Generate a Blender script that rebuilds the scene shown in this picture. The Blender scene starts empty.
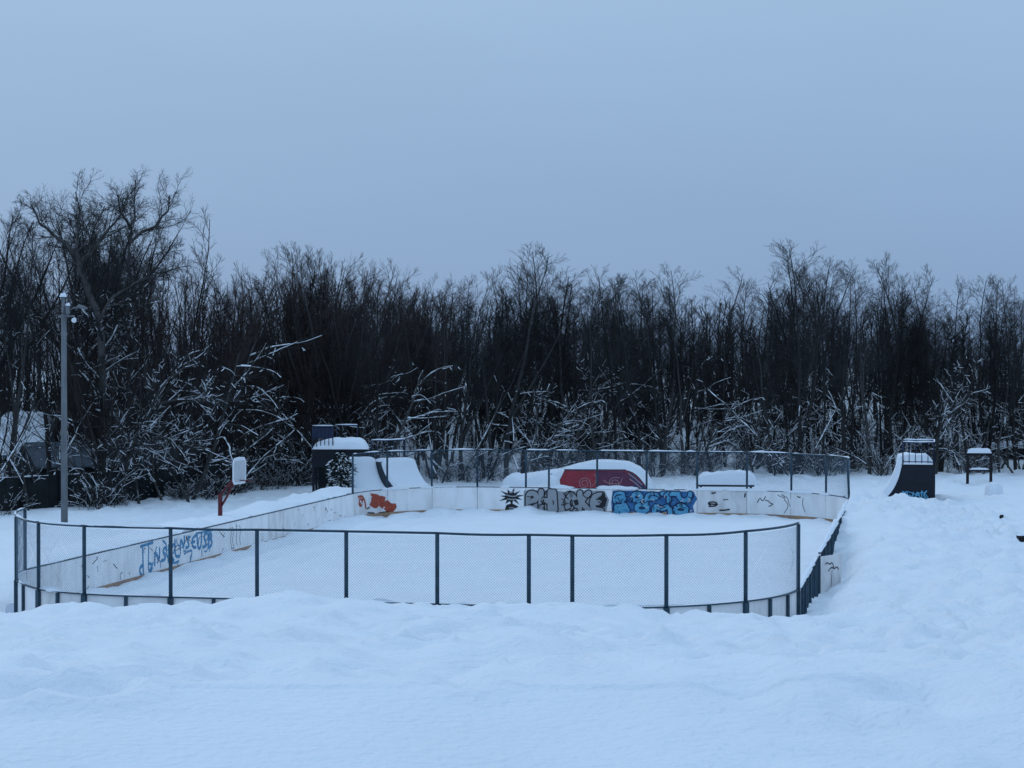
import bpy, math, random
import numpy as np
from mathutils import Vector

# ------------------------------------------------------------------ camera, sky, sun, exposure
scene = bpy.context.scene
C = scene.collection
CAM_Z = 6.655            # eye height above the rink floor
FPX = 1972.6             # focal length in pixels of the 1024 wide picture
HORIZON = 359.9          # pixel row of the horizon
cam_data = bpy.data.cameras.new('camera')
cam = bpy.data.objects.new('camera', cam_data)
C.objects.link(cam)
cam_data.sensor_width = 36.0
cam_data.lens = FPX / 1024 * 36.0
cam_data.clip_start = 0.1
cam_data.clip_end = 2000
cam.location = (0, 0, CAM_Z)
cam.rotation_euler = (math.radians(90) - math.atan((384 - HORIZON) / FPX), 0, 0)
scene.camera = cam

world = bpy.data.worlds.new('World')
scene.world = world
world.use_nodes = True
wn, wl = world.node_tree.nodes, world.node_tree.links
wn.clear()
SUN_EL, SUN_AZ = math.radians(32), math.radians(328)     # ahead of the camera, to the left


def wnode(t, **kw):
    n = wn.new(t)
    for k, v in kw.items():
        setattr(n, k, v)
    return n


w_out = wnode('ShaderNodeOutputWorld')
w_mix = wnode('ShaderNodeMixShader')
w_sky = wnode('ShaderNodeTexSky', sky_type='NISHITA', sun_disc=False)
w_sky.sun_elevation = SUN_EL
w_sky.sun_rotation = SUN_AZ
w_bg1 = wnode('ShaderNodeBackground')
w_bg1.inputs['Strength'].default_value = 0.05
w_bg2 = wnode('ShaderNodeBackground')
w_bg2.inputs['Strength'].default_value = 1.0
w_tc = wnode('ShaderNodeTexCoord')
w_sep = wnode('ShaderNodeSeparateXYZ')
w_ramp = wnode('ShaderNodeValToRGB')
# an overcast dusk sky: grows brighter from the horizon to the zenith all round
w_ramp.color_ramp.elements[0].position = 0.0
w_ramp.color_ramp.elements[0].color = (0.214, 0.352, 0.590, 1)
w_ramp.color_ramp.elements[1].position = 1.0
w_ramp.color_ramp.elements[1].color = (0.57, 0.865, 1.27, 1)
e = w_ramp.color_ramp.elements.new(0.19)
e.color = (0.350, 0.516, 0.742, 1)
w_noise = wnode('ShaderNodeTexNoise')
w_noise.inputs['Scale'].default_value = 2.3
w_noise.inputs['Detail'].default_value = 4
w_map = wnode('ShaderNodeMapping')
w_map.inputs['Scale'].default_value = (1, 1, 3.5)
w_mr = wnode('ShaderNodeMapRange')
w_mr.inputs['To Min'].default_value = 0.90
w_mr.inputs['To Max'].default_value = 1.10
w_mul = wnode('ShaderNodeVectorMath', operation='SCALE')
wl.new(w_tc.outputs['Generated'], w_sep.inputs[0])
wl.new(w_tc.outputs['Generated'], w_map.inputs[0])
wl.new(w_map.outputs[0], w_noise.inputs['Vector'])
wl.new(w_noise.outputs['Fac'], w_mr.inputs[0])
wl.new(w_sep.outputs['Z'], w_ramp.inputs[0])
wl.new(w_ramp.outputs[0], w_mul.inputs[0])
wl.new(w_mr.outputs[0], w_mul.inputs['Scale'])
wl.new(w_mul.outputs[0], w_bg2.inputs['Color'])
wl.new(w_sky.outputs[0], w_bg1.inputs['Color'])
w_mix.inputs[0].default_value = 0.92
wl.new(w_bg1.outputs[0], w_mix.inputs[1])
wl.new(w_bg2.outputs[0], w_mix.inputs[2])
wl.new(w_mix.outputs[0], w_out.inputs['Surface'])

sun_data = bpy.data.lights.new('sun', 'SUN')
sun_data.energy = 0.4
sun_data.angle = math.radians(24)
sun_data.color = (1.0, 0.97, 0.93)
sun = bpy.data.objects.new('sun', sun_data)
C.objects.link(sun)
sd = Vector((math.sin(SUN_AZ) * math.cos(SUN_EL), math.cos(SUN_AZ) * math.cos(SUN_EL), math.sin(SUN_EL)))
sun.rotation_euler = sd.to_track_quat('Z', 'Y').to_euler()

scene.view_settings.view_transform = 'Standard'
scene.view_settings.look = 'None'
scene.view_settings.exposure = 0.0
scene.view_settings.gamma = 1.0
scene.view_settings.use_curve_mapping = False
scene.render.resolution_x = 1024
scene.render.resolution_y = 768
scene.cycles.max_bounces = 6
scene.cycles.diffuse_bounces = 3

RNG = random.Random(7)


def at(px, py=None, d=None, z=None):
    """pixel -> world point, at distance d or on the height z"""
    if d is None:
        d = (CAM_Z - z) / (py - HORIZON) * FPX
    x = (px - 512) / FPX * d
    zz = CAM_Z - ((py - HORIZON) / FPX * d if py is not None else 0)
    return (x, d, zz)


# ------------------------------------------------------------------ materials
def material(name, col, rough=0.8, spec=0.3, metal=0.0, var=0.0, vscale=3.0, col2=None, bump=0.0, bscale=20.0,
             rand=0.0, detail=5.0, stretch=(1, 1, 1), ramp=(0.35, 0.65)):
    m = bpy.data.materials.new(name)
    m.use_nodes = True
    nt = m.node_tree
    b = nt.nodes['Principled BSDF']
    b.inputs['Base Color'].default_value = (*col, 1)
    b.inputs['Roughness'].default_value = rough
    b.inputs['Specular IOR Level'].default_value = spec
    b.inputs['Metallic'].default_value = metal
    tc = nt.nodes.new('ShaderNodeTexCoord')
    last = None
    if col2 is not None or var > 0:
        if col2 is None:
            col2 = tuple(c * (1 - var) for c in col)
        mp = nt.nodes.new('ShaderNodeMapping')
        mp.inputs['Scale'].default_value = stretch
        nz = nt.nodes.new('ShaderNodeTexNoise')
        nz.inputs['Scale'].default_value = vscale
        nz.inputs['Detail'].default_value = detail
        rp = nt.nodes.new('ShaderNodeValToRGB')
        rp.color_ramp.elements[0].position = ramp[0]
        rp.color_ramp.elements[1].position = ramp[1]
        rp.color_ramp.elements[0].color = (*col, 1)
        rp.color_ramp.elements[1].color = (*col2, 1)
        nt.links.new(tc.outputs['Object'], mp.inputs[0])
        nt.links.new(mp.outputs[0], nz.inputs['Vector'])
        nt.links.new(nz.outputs['Fac'], rp.inputs[0])
        last = rp.outputs[0]
    if rand > 0:
        oi = nt.nodes.new('ShaderNodeObjectInfo')
        mr = nt.nodes.new('ShaderNodeMapRange')
        mr.inputs['To Min'].default_value = 1 - rand
        mr.inputs['To Max'].default_value = 1 + rand
        sc = nt.nodes.new('ShaderNodeVectorMath')
        sc.operation = 'SCALE'
        nt.links.new(oi.outputs['Random'], mr.inputs[0])
        nt.links.new(mr.outputs[0], sc.inputs['Scale'])
        if last is not None:
            nt.links.new(last, sc.inputs[0])
        else:
            sc.inputs[0].default_value = col
        last = sc.outputs[0]
    if last is not None:
        nt.links.new(last, b.inputs['Base Color'])
    if bump > 0:
        nb = nt.nodes.new('ShaderNodeTexNoise')
        nb.inputs['Scale'].default_value = bscale
        nb.inputs['Detail'].default_value = 6
        bp = nt.nodes.new('ShaderNodeBump')
        bp.inputs['Strength'].default_value = bump
        bp.inputs['Distance'].default_value = 0.05
        nt.links.new(tc.outputs['Object'], nb.inputs['Vector'])
        nt.links.new(nb.outputs['Fac'], bp.inputs['Height'])
        nt.links.new(bp.outputs[0], b.inputs['Normal'])
    return m


M = {}
M['snow'] = material('snow', (0.80, 0.83, 0.86), 0.75, 0.2, var=0.04, vscale=0.6, bump=0.8, bscale=10.0)
M['snow_load'] = material('snow_load', (0.78, 0.81, 0.85), 0.8, 0.15)
M['bark'] = material('bark', (0.042, 0.040, 0.040), 0.9, 0.15, rand=0.6)
M['bark_grey'] = material('bark_grey', (0.075, 0.073, 0.072), 0.9, 0.15, rand=0.5, col2=(0.045, 0.043, 0.042), vscale=4)
M['twig'] = material('twig', (0.034, 0.033, 0.034), 0.9, 0.1, rand=0.6)
M['twig_brown'] = material('twig_brown', (0.044, 0.034, 0.032), 0.9, 0.1, rand=0.55)
M['needle'] = material('needle', (0.012, 0.022, 0.018), 0.8, 0.2)
M['steel_blue'] = material('steel_blue', (0.016, 0.055, 0.088), 0.5, 0.4, var=0.4, vscale=6)
M['wire'] = material('wire', (0.13, 0.18, 0.24), 0.5, 0.4)
M['board'] = material('board', (0.86, 0.85, 0.85), 0.65, 0.3, col2=(0.70, 0.685, 0.68), vscale=2.2, stretch=(1, 1, 0.35),
                      ramp=(0.45, 0.75), rand=0.05)
M['board_dirty'] = material('board_dirty', (0.76, 0.745, 0.74), 0.7, 0.25, col2=(0.58, 0.565, 0.56), vscale=3.2,
                            stretch=(1, 1, 0.4), ramp=(0.4, 0.7), rand=0.06)
M['kick'] = material('kick', (0.42, 0.26, 0.15), 0.7, 0.25, col2=(0.30, 0.20, 0.15), vscale=3)
M['red_steel'] = material('red_steel', (0.13, 0.012, 0.016), 0.5, 0.4, var=0.4, vscale=7)
M['backboard'] = material('backboard', (0.55, 0.56, 0.58), 0.6, 0.3, var=0.12, vscale=4)
M['backboard_rim'] = material('backboard_rim', (0.74, 0.75, 0.77), 0.6, 0.3)
M['concrete'] = material('concrete', (0.185, 0.195, 0.205), 0.85, 0.2, col2=(0.13, 0.135, 0.145), vscale=5, stretch=(1, 1, .3))
M['lamp_grey'] = material('lamp_grey', (0.35, 0.36, 0.38), 0.5, 0.4)
M['black_ply'] = material('black_ply', (0.009, 0.012, 0.022), 0.6, 0.3, var=0.4, vscale=3)
M['ply_dark'] = material('ply_dark', (0.020, 0.022, 0.028), 0.7, 0.3, var=0.4, vscale=4)
M['rail_navy'] = material('rail_navy', (0.010, 0.022, 0.060), 0.5, 0.4)
M['fence_dark'] = material('fence_dark', (0.012, 0.017, 0.020), 0.7, 0.25, var=0.5, vscale=2, rand=.25)
M['shed_grey'] = material('shed_grey', (0.09, 0.11, 0.135), 0.7, 0.3, var=0.3, vscale=1.5)
M['g_blue'] = material('g_blue', (0.065, 0.27, 0.48), 0.6, 0.3, var=0.3, vscale=5)
M['g_sky'] = material('g_sky', (0.13, 0.39, 0.55), 0.6, 0.3, col2=(0.07, 0.28, 0.46), vscale=3)
M['g_mid'] = material('g_mid', (0.045, 0.17, 0.36), 0.6, 0.3, col2=(0.02, 0.09, 0.24), vscale=3)
M['g_navy'] = material('g_navy', (0.012, 0.030, 0.085), 0.6, 0.3)
M['g_black'] = material('g_black', (0.018, 0.018, 0.022), 0.6, 0.3)
M['g_grey'] = material('g_grey', (0.33, 0.34, 0.36), 0.6, 0.3, var=0.12, vscale=3)
M['g_white'] = material('g_white', (0.62, 0.60, 0.60), 0.6, 0.3)
M['g_rust'] = material('g_rust', (0.42, 0.075, 0.040), 0.6, 0.3, var=0.3, vscale=5)
M['g_red'] = material('g_red', (0.36, 0.012, 0.022), 0.6, 0.3, var=0.25, vscale=3)
M['g_maroon'] = material('g_maroon', (0.13, 0.008, 0.045), 0.6, 0.3, var=0.3, vscale=3)
M['g_pink'] = material('g_pink', (0.42, 0.20, 0.22), 0.6, 0.3)
M['wood_dark'] = material('wood_dark', (0.022, 0.020, 0.022), 0.8, 0.2, var=0.3)


# ------------------------------------------------------------------ object helpers
def tag(o, label=None, cat=None, group=None, kind=None):
    if label:
        o['label'] = label
    if cat:
        o['category'] = cat
    if group:
        o['group'] = group
    if kind:
        o['kind'] = kind
    return o


def thing(name, label, cat, loc=(0, 0, 0), rz=0.0, group=None):
    o = bpy.data.objects.new(name, None)
    o.empty_display_size = 0.2
    C.objects.link(o)
    o.location = loc
    o.rotation_euler = (0, 0, rz)
    return tag(o, label, cat, group)


def mesh_np(name, V, quads, mat, smooth=True):
    me = bpy.data.meshes.new(name)
    V = np.asarray(V, np.float32)
    F = np.asarray(quads, np.int32)
    k = F.shape[1]
    me.vertices.add(len(V))
    me.vertices.foreach_set('co', V.ravel())
    me.loops.add(F.size)
    me.loops.foreach_set('vertex_index', F.ravel())
    me.polygons.add(len(F))
    me.polygons.foreach_set('loop_start', np.arange(0, F.size, k, dtype=np.int32))
    me.polygons.foreach_set('loop_total', np.full(len(F), k, np.int32))
    if smooth:
        me.polygons.foreach_set('use_smooth', np.ones(len(F), bool))
    me.materials.append(M[mat])
    me.update(calc_edges=True)
    return me


def link(name, me, parent=None, loc=None):
    o = bpy.data.objects.new(name, me)
    C.objects.link(o)
    if parent is not None:
        o.parent = parent
    if loc is not None:
        o.location = loc
    return o


class MB:
    """collects shapes of ONE part"""

    def __init__(self):
        self.v, self.f = [], []

    def add(self, vs, fs):
        n = len(self.v)
        self.v += [tuple(map(float, p)) for p in vs]
        self.f += [tuple(i + n for i in q) for q in fs]
        return self

    def box(self, c, s, rz=0.0):
        x, y, z = (q / 2 for q in s)
        co, si = math.cos(rz), math.sin(rz)
        vs = []
        for dz in (-z, z):
            for dx, dy in ((-x, -y), (x, -y), (x, y), (-x, y)):
                vs.append((c[0] + dx * co - dy * si, c[1] + dx * si + dy * co, c[2] + dz))
        return self.add(vs, [(3, 2, 1, 0), (4, 5, 6, 7), (0, 1, 5, 4), (1, 2, 6, 5), (2, 3, 7, 6), (3, 0, 4, 7)])

    def tube(self, pts, r, k=8, caps=True):
        pts = [Vector(p) for p in pts]
        rs = r if isinstance(r, (list, tuple)) else [r] * len(pts)
        vs, fs = [], []
        for i, p in enumerate(pts):
            a = (pts[min(i + 1, len(pts) - 1)] - pts[max(i - 1, 0)]).normalized()
            ref = Vector((0, 0, 1)) if abs(a.z) < 0.9 else Vector((1, 0, 0))
            b = a.cross(ref).normalized()
            c = a.cross(b)
            for j in range(k):
                t = 2 * math.pi * j / k
                vs.append(p + (b * math.cos(t) + c * math.sin(t)) * rs[i])
        for i in range(len(pts) - 1):
            for j in range(k):
                fs.append((i * k + j, i * k + (j + 1) % k, (i + 1) * k + (j + 1) % k, (i + 1) * k + j))
        if caps:
            fs.append(tuple(range(k))[::-1])
            fs.append(tuple((len(pts) - 1) * k + j for j in range(k)))
        return self.add(vs, fs)

    def prism(self, poly, y0, y1):
        """polygon in xz extruded along y"""
        n = len(poly)
        vs = [(p[0], y0, p[1]) for p in poly] + [(p[0], y1, p[1]) for p in poly]
        fs = [tuple(range(n)), tuple(range(2 * n - 1, n - 1, -1))]
        fs += [(i, i + n, (i + 1) % n + n, (i + 1) % n) for i in range(n)]
        return self.add(vs, fs)

    def mesh(self, name, mat, smooth=False):
        me = bpy.data.meshes.new(name)
        me.from_pydata(self.v, [], self.f)
        me.materials.append(M[mat])
        if smooth:
            for p in me.polygons:
                p.use_smooth = len(p.vertices) < 6
        me.update()
        return me

    def build(self, name, mat, parent=None, smooth=False):
        return link(name, self.mesh(name, mat, smooth), parent)


# ------------------------------------------------------------------ numpy value noise
_perm = np.random.RandomState(3).rand(256, 256)


def vnoise(x, y):
    c, s_ = .7431, .6691
    return .72 * (_vn(x * c - y * s_, x * s_ + y * c) + _vn(x * s_ * .93 + y * c * .93 + 31.7, y * s_ * .93 - x * c * .93 + 11.3))


def _vn(x, y):
    xi, yi = np.floor(x).astype(int), np.floor(y).astype(int)
    fx, fy = x - xi, y - yi
    fx = fx * fx * fx * (fx * (fx * 6 - 15) + 10)
    fy = fy * fy * fy * (fy * (fy * 6 - 15) + 10)
    g = lambda a, b: _perm[a & 255, b & 255]
    return ((g(xi, yi) * (1 - fx) + g(xi + 1, yi) * fx) * (1 - fy) +
            (g(xi, yi + 1) * (1 - fx) + g(xi + 1, yi + 1) * fx) * fy) * 2 - 1


def fbm(x, y, oct=4, gain=0.5):
    s, a = 0, 1.0
    for i in range(oct):
        s = s + a * vnoise(x + 17.3 * i, y - 9.1 * i)
        x, y, a = x * 2.03, y * 2.03, a * gain
    return s


def sstep(a, b, t):
    t = np.clip((t - a) / (b - a), 0, 1)
    return t * t * (3 - 2 * t)


# ------------------------------------------------------------------ rink outline (local frame u, v)
RX, RY, RT = 0.24, 64.165, -0.2078
RW, RL, RR = 10.0, 20.0, 4.934
ct, st = math.cos(RT), math.sin(RT)
BH, FH = 1.2, 1.55                     # board height, mesh height above it
A4 = RR * math.pi / 2
SV, SU = 2 * (RL - RR), 2 * (RW - RR)
PER = 2 * SV + 2 * SU + 4 * A4


def to_world(u, v):
    return RX + u * ct - v * st, RY + u * st + v * ct


def to_local(x, y):
    dx, dy = x - RX, y - RY
    return dx * ct + dy * st, -dx * st + dy * ct


def outline(s, off=0.0):
    """clockwise from the near end of the left side; returns (u, v, nu, nv) with the outward normal"""
    s = s % PER
    segs = [(SV, 'l'), (A4, (-RW + RR, RL - RR, 180)), (SU, 'f'), (A4, (RW - RR, RL - RR, 90)), (SV, 'r'),
            (A4, (RW - RR, -RL + RR, 0)), (SU, 'n'), (A4, (-RW + RR, -RL + RR, -90))]
    for L, k in segs:
        if s <= L:
            break
        s -= L
    if k == 'l':
        p = (-RW, -RL + RR + s, -1, 0)
    elif k == 'f':
        p = (-RW + RR + s, RL, 0, 1)
    elif k == 'r':
        p = (RW, RL - RR - s, 1, 0)
    elif k == 'n':
        p = (RW - RR - s, -RL, 0, -1)
    else:
        a = math.radians(k[2]) - s / RR
        rr = RR
        if k[2] == -90:                    # this corner is a little flatter than the others
            f = s / A4
            rr -= 0.23 * max(0.0, math.sin(math.pi * min(1, max(0, (f - .3) / .7))))
        p = (k[0] + rr * math.cos(a), k[1] + rr * math.sin(a), math.cos(a), math.sin(a))
    return (p[0] + p[2] * off, p[1] + p[3] * off, p[2], p[3])


_S = np.linspace(0, PER, 4000, endpoint=False)
_O = np.array([outline(s)[:2] for s in _S])


def s_of(u, v):
    return float(_S[((_O - np.array((u, v))) ** 2).sum(1).argmin()])


def rink_e(u, v):
    """signed distance to the outline, positive outside"""
    qx, qy = np.abs(u) - (RW - RR), np.abs(v) - (RL - RR)
    return np.minimum(np.maximum(qx, qy), 0) + np.hypot(np.maximum(qx, 0), np.maximum(qy, 0)) - RR


# ------------------------------------------------------------------ terrain
TREE_LINE = [(-60, 60), (-30, 70), (-22, 78), (-19, 81.2), (-16.9, 84.6), (-14.3, 88.3), (-12.5, 93), (-10.8, 97.5), (0, 102), (10, 105), (22, 107), (60, 110)]
_tx, _ty = [p[0] for p in TREE_LINE], [p[1] for p in TREE_LINE]


def behind(x, y):
    return y - np.interp(x, _tx, _ty)


def ground(x, y, detail=True):
    x, y = np.asarray(x, float), np.asarray(y, float)
    u, v = to_local(x, y)
    e = rink_e(u, v)
    left = np.interp(y, [-20, 0, 10, 14.2, 14.6, 18, 25, 32, 38, 41.0, 43.4, 47, 60, 140],
                     [4.9, 4.5, 4.05, 4.28, 4.26, 3.82, 2.92, 2.20, 1.80, 1.66, 1.15, 0.38, .35, .4])
    midr = np.interp(y, [-20, 0, 10, 14.2, 14.6, 18, 25, 32, 38, 41.0, 43.4, 47, 60, 140],
                     [4.9, 4.5, 4.05, 4.28, 4.26, 3.82, 2.88, 2.06, 1.55, 1.34, 0.95, 0.50, .4, .4])
    right = np.interp(y, [-20, 0, 10, 14.2, 14.6, 18, 25, 32, 38, 42, 47, 60, 80, 95, 140],
                      [4.9, 4.5, 4.05, 4.28, 4.26, 3.82, 2.95, 2.20, 1.75, 1.5, 1.25, .85, .55, .45, .45])
    yb = y + 0.10 * vnoise(x * .35 + 4, x * .11) + .04 * vnoise(x * 1.3, x * .7)      # wavy edge of the near shelf
    w1 = sstep(0.8, 3.0, x)
    w2 = sstep(5.5, 9.5, x)
    z = left * (1 - w1) + midr * w1
    z = z * (1 - w2) + right * w2
    z = z + (0.034 * sstep(14.16, 14.26, yb) - .01) * (1 - sstep(14.6, 19, y)) * sstep(2, 8, y) * (1 - .8 * sstep(2.4, 3.2, x))
    z = z - (.07 + .14 * (1 - sstep(-10, -7, x))) * sstep(33, 38, y) * (1 - sstep(43, 46, y)) * (1 - sstep(-1, 2, x))
    # bank heaped on the right-hand boards
    hr = np.interp(v, [-20, -16, -12, -8, -5, -1, 3, 7, 11, 15, 19, 24], [.6, .62, .35, .2, .2, .4, .7, 1.02, 1.22, 1.3, 1.0, .6])
    hm = np.interp(v, [-20, -14, -8, -2, 4, 8, 12, 16, 20, 24], [.9, 1.0, 1.0, 1.05, 1.1, 1.25, 1.35, 1.2, .8, .5])
    er = np.clip(u - RW, 0, 30)
    bank = np.interp(er, [0, 99], [0, 0]) + hr + (hm - hr) * sstep(0.1, 1.6, er)
    wr = (1 - sstep(1.6, 5.0, er)) * (u > RW - 2.2) * sstep(-21, -16.5, v) * (1 - sstep(19, 24, v))
    z = z * (1 - wr) + bank * wr
    # ploughed ridge behind the left-hand boards
    el = np.clip(-u - RW, 0, 30)
    ridge = np.interp(el, [0, .5, 1.3, 2.6, 4.5, 30], [1.10, 1.24, 1.27, .85, .55, .45])
    ridge = ridge + 0.10 * fbm(x * .9, y * .9, 3)
    wl_ = (1 - sstep(3, 6, el)) * (u < -RW + 2) * sstep(-16, -9, v) * (1 - sstep(17, 21, v))
    z = z * (1 - wl_) + ridge * wl_
    # behind the far boards
    ef = np.clip(v - RL, 0, 60)
    far = np.interp(ef, [0, .6, 1.5, 3.5, 60], [1.02, 1.16, .95, .55, .5]) + 0.08 * fbm(x * .7, y * .7 + 5, 3)
    wf = (1 - sstep(3, 6, ef)) * (v > RL - 3) * (1 - sstep(9.5, 12, np.abs(u)))
    z = z * (1 - wf) + far * wf
    # wooded slope behind everything
    b = behind(x, y)
    lw_ = sstep(-16, -8, x)
    z = z + lw_ * sstep(4, 40, b) * 3.0 + (1 - lw_) * sstep(30, 80, b) * 2.5
    if detail:
        near = 1 - sstep(40, 60, y)
        bankw = sstep(14.3, 15.6, y)
        amp = (0.02 + 0.98 * bankw)
        z = z + amp * (0.12 * fbm(x * .5, y * .22, 2) + 0.15 * np.abs(fbm(x * .75 + 3, y * .42, 4, .55)) - .05 + 0.05 * fbm(x * 2.6 + 3, y * 1.1, 3, .65)) * (0.45 + 0.55 * near)
        rough = sstep(4.5, 9.5, x) * bankw + sstep(.1, .5, vnoise(x * .28 + 7, y * .2 + 2)) * bankw
        z = z + rough * (0.12 * np.abs(fbm(x * 2.0, y * 1.0, 3, .65)) - .05)
        z = z + (1 - bankw) * 0.012 * fbm(x * .8, y * 1.4, 2)
        # lumpy trodden snow on the right of the rink
        lr = sstep(0.5, 2.5, er) * (u > RW)
        z = z + lr * (0.13 * np.abs(fbm(x * 1.0 + 9, y * .45, 3)) + 0.05 * fbm(x * 2.4, y * 1.1, 3, .6))
        # footprints and slumps in the foreground bank
        for fx, fy, fw, fl, fd in FOOT:
            m_ = (np.abs(x - fx) < fw * 3.5) & (np.abs(y - fy) < fl * 3.5)
            if not m_.any():
                continue
            q = ((x[m_] - fx) / fw) ** 2 + ((y[m_] - fy) / fl) ** 2
            z[m_] += -fd * np.exp(-q * q * .8) + fd * .35 * np.exp(-((np.sqrt(q) - 1.75) / .45) ** 2)
    return z


def gz(x, y):
    return float(ground(np.array([x]), np.array([y]), False)[0])


def gzd(x, y):
    return float(ground(np.array([x]), np.array([y]))[0])


FOOT = []
for px, py, w, l, d in ((412, 654, .33, .55, .15), (432, 652, .22, .5, .12), (548, 674, .20, .5, .13), (88, 688, .26, .35, .10),
                        (25, 692, .24, .4, .12), (456, 668, .2, .5, .06), (465, 680, .2, .4, .06), (798, 653, .28, .6, .13),
                        (160, 640, .5, .9, .07), (650, 650, .25, .6, .08), (225, 655, .3, .7, .06), (300, 640, .6, .9, .06),
                        (210, 607, .9, 1.0, .08), (560, 618, .8, 1.0, .08), (760, 690, .3, .4, .05), (880, 655, .4, .9, .09),
                        (845, 668, .25, .6, .08), (925, 700, .3, .5, .06), (980, 650, .4, .8, .08)):
    sl = (py - HORIZON) / FPX
    yy = np.linspace(10, 43, 400)
    zz = CAM_Z - sl * yy
    gg = ground(np.zeros(400) + (px - 512) / FPX * yy, yy, False)
    i = int(np.argmax(zz < gg)) or 200
    FOOT.append(((px - 512) / FPX * yy[i], yy[i], w, l, d * 1.8))
for k in range(230):                   # trampled ground on the right, and a line of steps across the bank
    yy = 19 + 50 * RNG.random() ** 1.3
    xx = RNG.uniform(.10, .29) * yy
    FOOT.append((xx, yy, RNG.uniform(.09, .2), RNG.uniform(.12, .32), RNG.uniform(.04, .10)))
for k in range(16):
    FOOT.append((-3.6 + k * .55 + RNG.uniform(-.08, .08), 25 + k * .85 + (.3 if k % 2 else 0), .13, .26, .10))
for k in range(60):
    yy = RNG.uniform(16, 42)
    xx = RNG.uniform(-.28, .28) * yy
    FOOT.append((xx, yy, RNG.uniform(.1, .3), RNG.uniform(.15, .4), RNG.uniform(.03, .09) * (1.7 if xx > 4 else 0.9)))


def spaced(stops):
    out = [stops[0][0]]
    for (a, d0), (b, d1) in zip(stops[:-1], stops[1:]):
        while out[-1] < b - 1e-6:
            t = (out[-1] - a) / (b - a)
            out.append(min(b, out[-1] + d0 + (d1 - d0) * max(t, 0)))
    return np.array(out)


xs = spaced([(-420, 60), (-90, 6), (-45, .6), (-14, .17), (14, .17), (45, .6), (90, 6), (420, 60)])
ys = spaced([(-60, 8), (2, .6), (8, .14), (13.7, .12), (13.9, .035), (14.6, .035), (15, .10), (46, .16), (90, .3), (120, 1.0), (200, 6), (700, 80)])
GX, GY = np.meshgrid(xs, ys)
gx, gy = GX.ravel().copy(), GY.ravel().copy()
u, v = to_local(gx, gy)
ee = rink_e(u, v)
# vertices that fall just inside the boards are moved out to their outer face, and the rink itself is cut out
OUT_OFF = 0.06
inside = ee < OUT_OFF
h = 1e-3
nu = (rink_e(u + h, v) - rink_e(u - h, v)) / (2 * h)
nv = (rink_e(u, v + h) - rink_e(u, v - h)) / (2 * h)
snap = inside & (ee > -0.55)
u2 = np.where(snap, u + nu * (OUT_OFF - ee), u)
v2 = np.where(snap, v + nv * (OUT_OFF - ee), v)
gx, gy = to_world(u2, v2)
gzv = ground(gx, gy)
nx, ny = len(xs), len(ys)
idx = np.arange(nx * ny).reshape(ny, nx)
Q = np.stack([idx[:-1, :-1], idx[:-1, 1:], idx[1:, 1:], idx[1:, :-1]], -1).reshape(-1, 4)
keep = ~inside[Q].all(1)
Q = Q[keep]
used = np.zeros(nx * ny, bool)
used[Q.ravel()] = True
remap = np.cumsum(used) - 1
ground_ob = link('ground', mesh_np('ground', np.c_[gx, gy, gzv][used], remap[Q], 'snow'))
tag(ground_ob, kind='structure')

# snow lying inside the rink
us = np.arange(-RW, RW + .01, .16)
vs = np.arange(-RL, RL + .01, .16)
U, Vv = np.meshgrid(us, vs)
uu, vv = U.ravel().copy(), Vv.ravel().copy()
er = rink_e(uu, vv)
nu = (rink_e(uu + h, vv) - rink_e(uu - h, vv)) / (2 * h)
nv = (rink_e(uu, vv + h) - rink_e(uu, vv - h)) / (2 * h)
cut = er > -0.03
uu = np.where(cut, uu - nu * (er + .03), uu)
vv = np.where(cut, vv - nv * (er + .03), vv)
er = rink_e(uu, vv)
zr = 0.10 + 0.045 * fbm(uu * .45, vv * .3, 3) + 0.028 * np.abs(fbm(uu * 1.4, vv * .8, 3)) + 0.012 * fbm(uu * 3.1, vv * 2.1, 2)
zr += 0.10 * (1 - sstep(0.0, 1.6, -er)) + 0.10 * fbm(uu * 1.3, vv * .7, 3) * (1 - sstep(0.3, 2.2, -er))
nearw = (1 - sstep(-19.6, -17.2, vv))
zr += nearw * (0.36 + .14 * fbm(uu * 1.2, vv * 1.2, 3))
ks = np.exp(-((uu + 9.2 + .12 * np.sin(vv * .4)) / .16) ** 2) + np.exp(-((uu + 8.2 + .1 * np.sin(vv * .3)) / .16) ** 2)
ks += .7 * np.exp(-((uu + 6.9 + .2 * np.sin(vv * .25)) / .2) ** 2)
zr -= 0.12 * ks * sstep(-17, -12, vv)
zr -= 0.05 * np.exp(-((vv - 17.6 + .15 * np.sin(uu * .5)) / .25) ** 2)
ka = np.stack([a.ravel() for a in (
    np.arange(len(us) * len(vs)).reshape(len(vs), len(us))[:-1, :-1], np.arange(len(us) * len(vs)).reshape(len(vs), len(us))[:-1, 1:],
    np.arange(len(us) * len(vs)).reshape(len(vs), len(us))[1:, 1:], np.arange(len(us) * len(vs)).reshape(len(vs), len(us))[1:, :-1])], -1)
rx, ry = to_world(uu, vv)
tag(link('rink_snow', mesh_np('rink_snow', np.c_[rx, ry, zr], ka, 'snow')), kind='structure')

# ------------------------------------------------------------------ hockey rink boards and fence
rink = thing('rink_enclosure', 'oval white hockey rink boards with dark blue posts and mesh fence at both ends', 'rink boards',
             (RX, RY, 0), RT)


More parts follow.
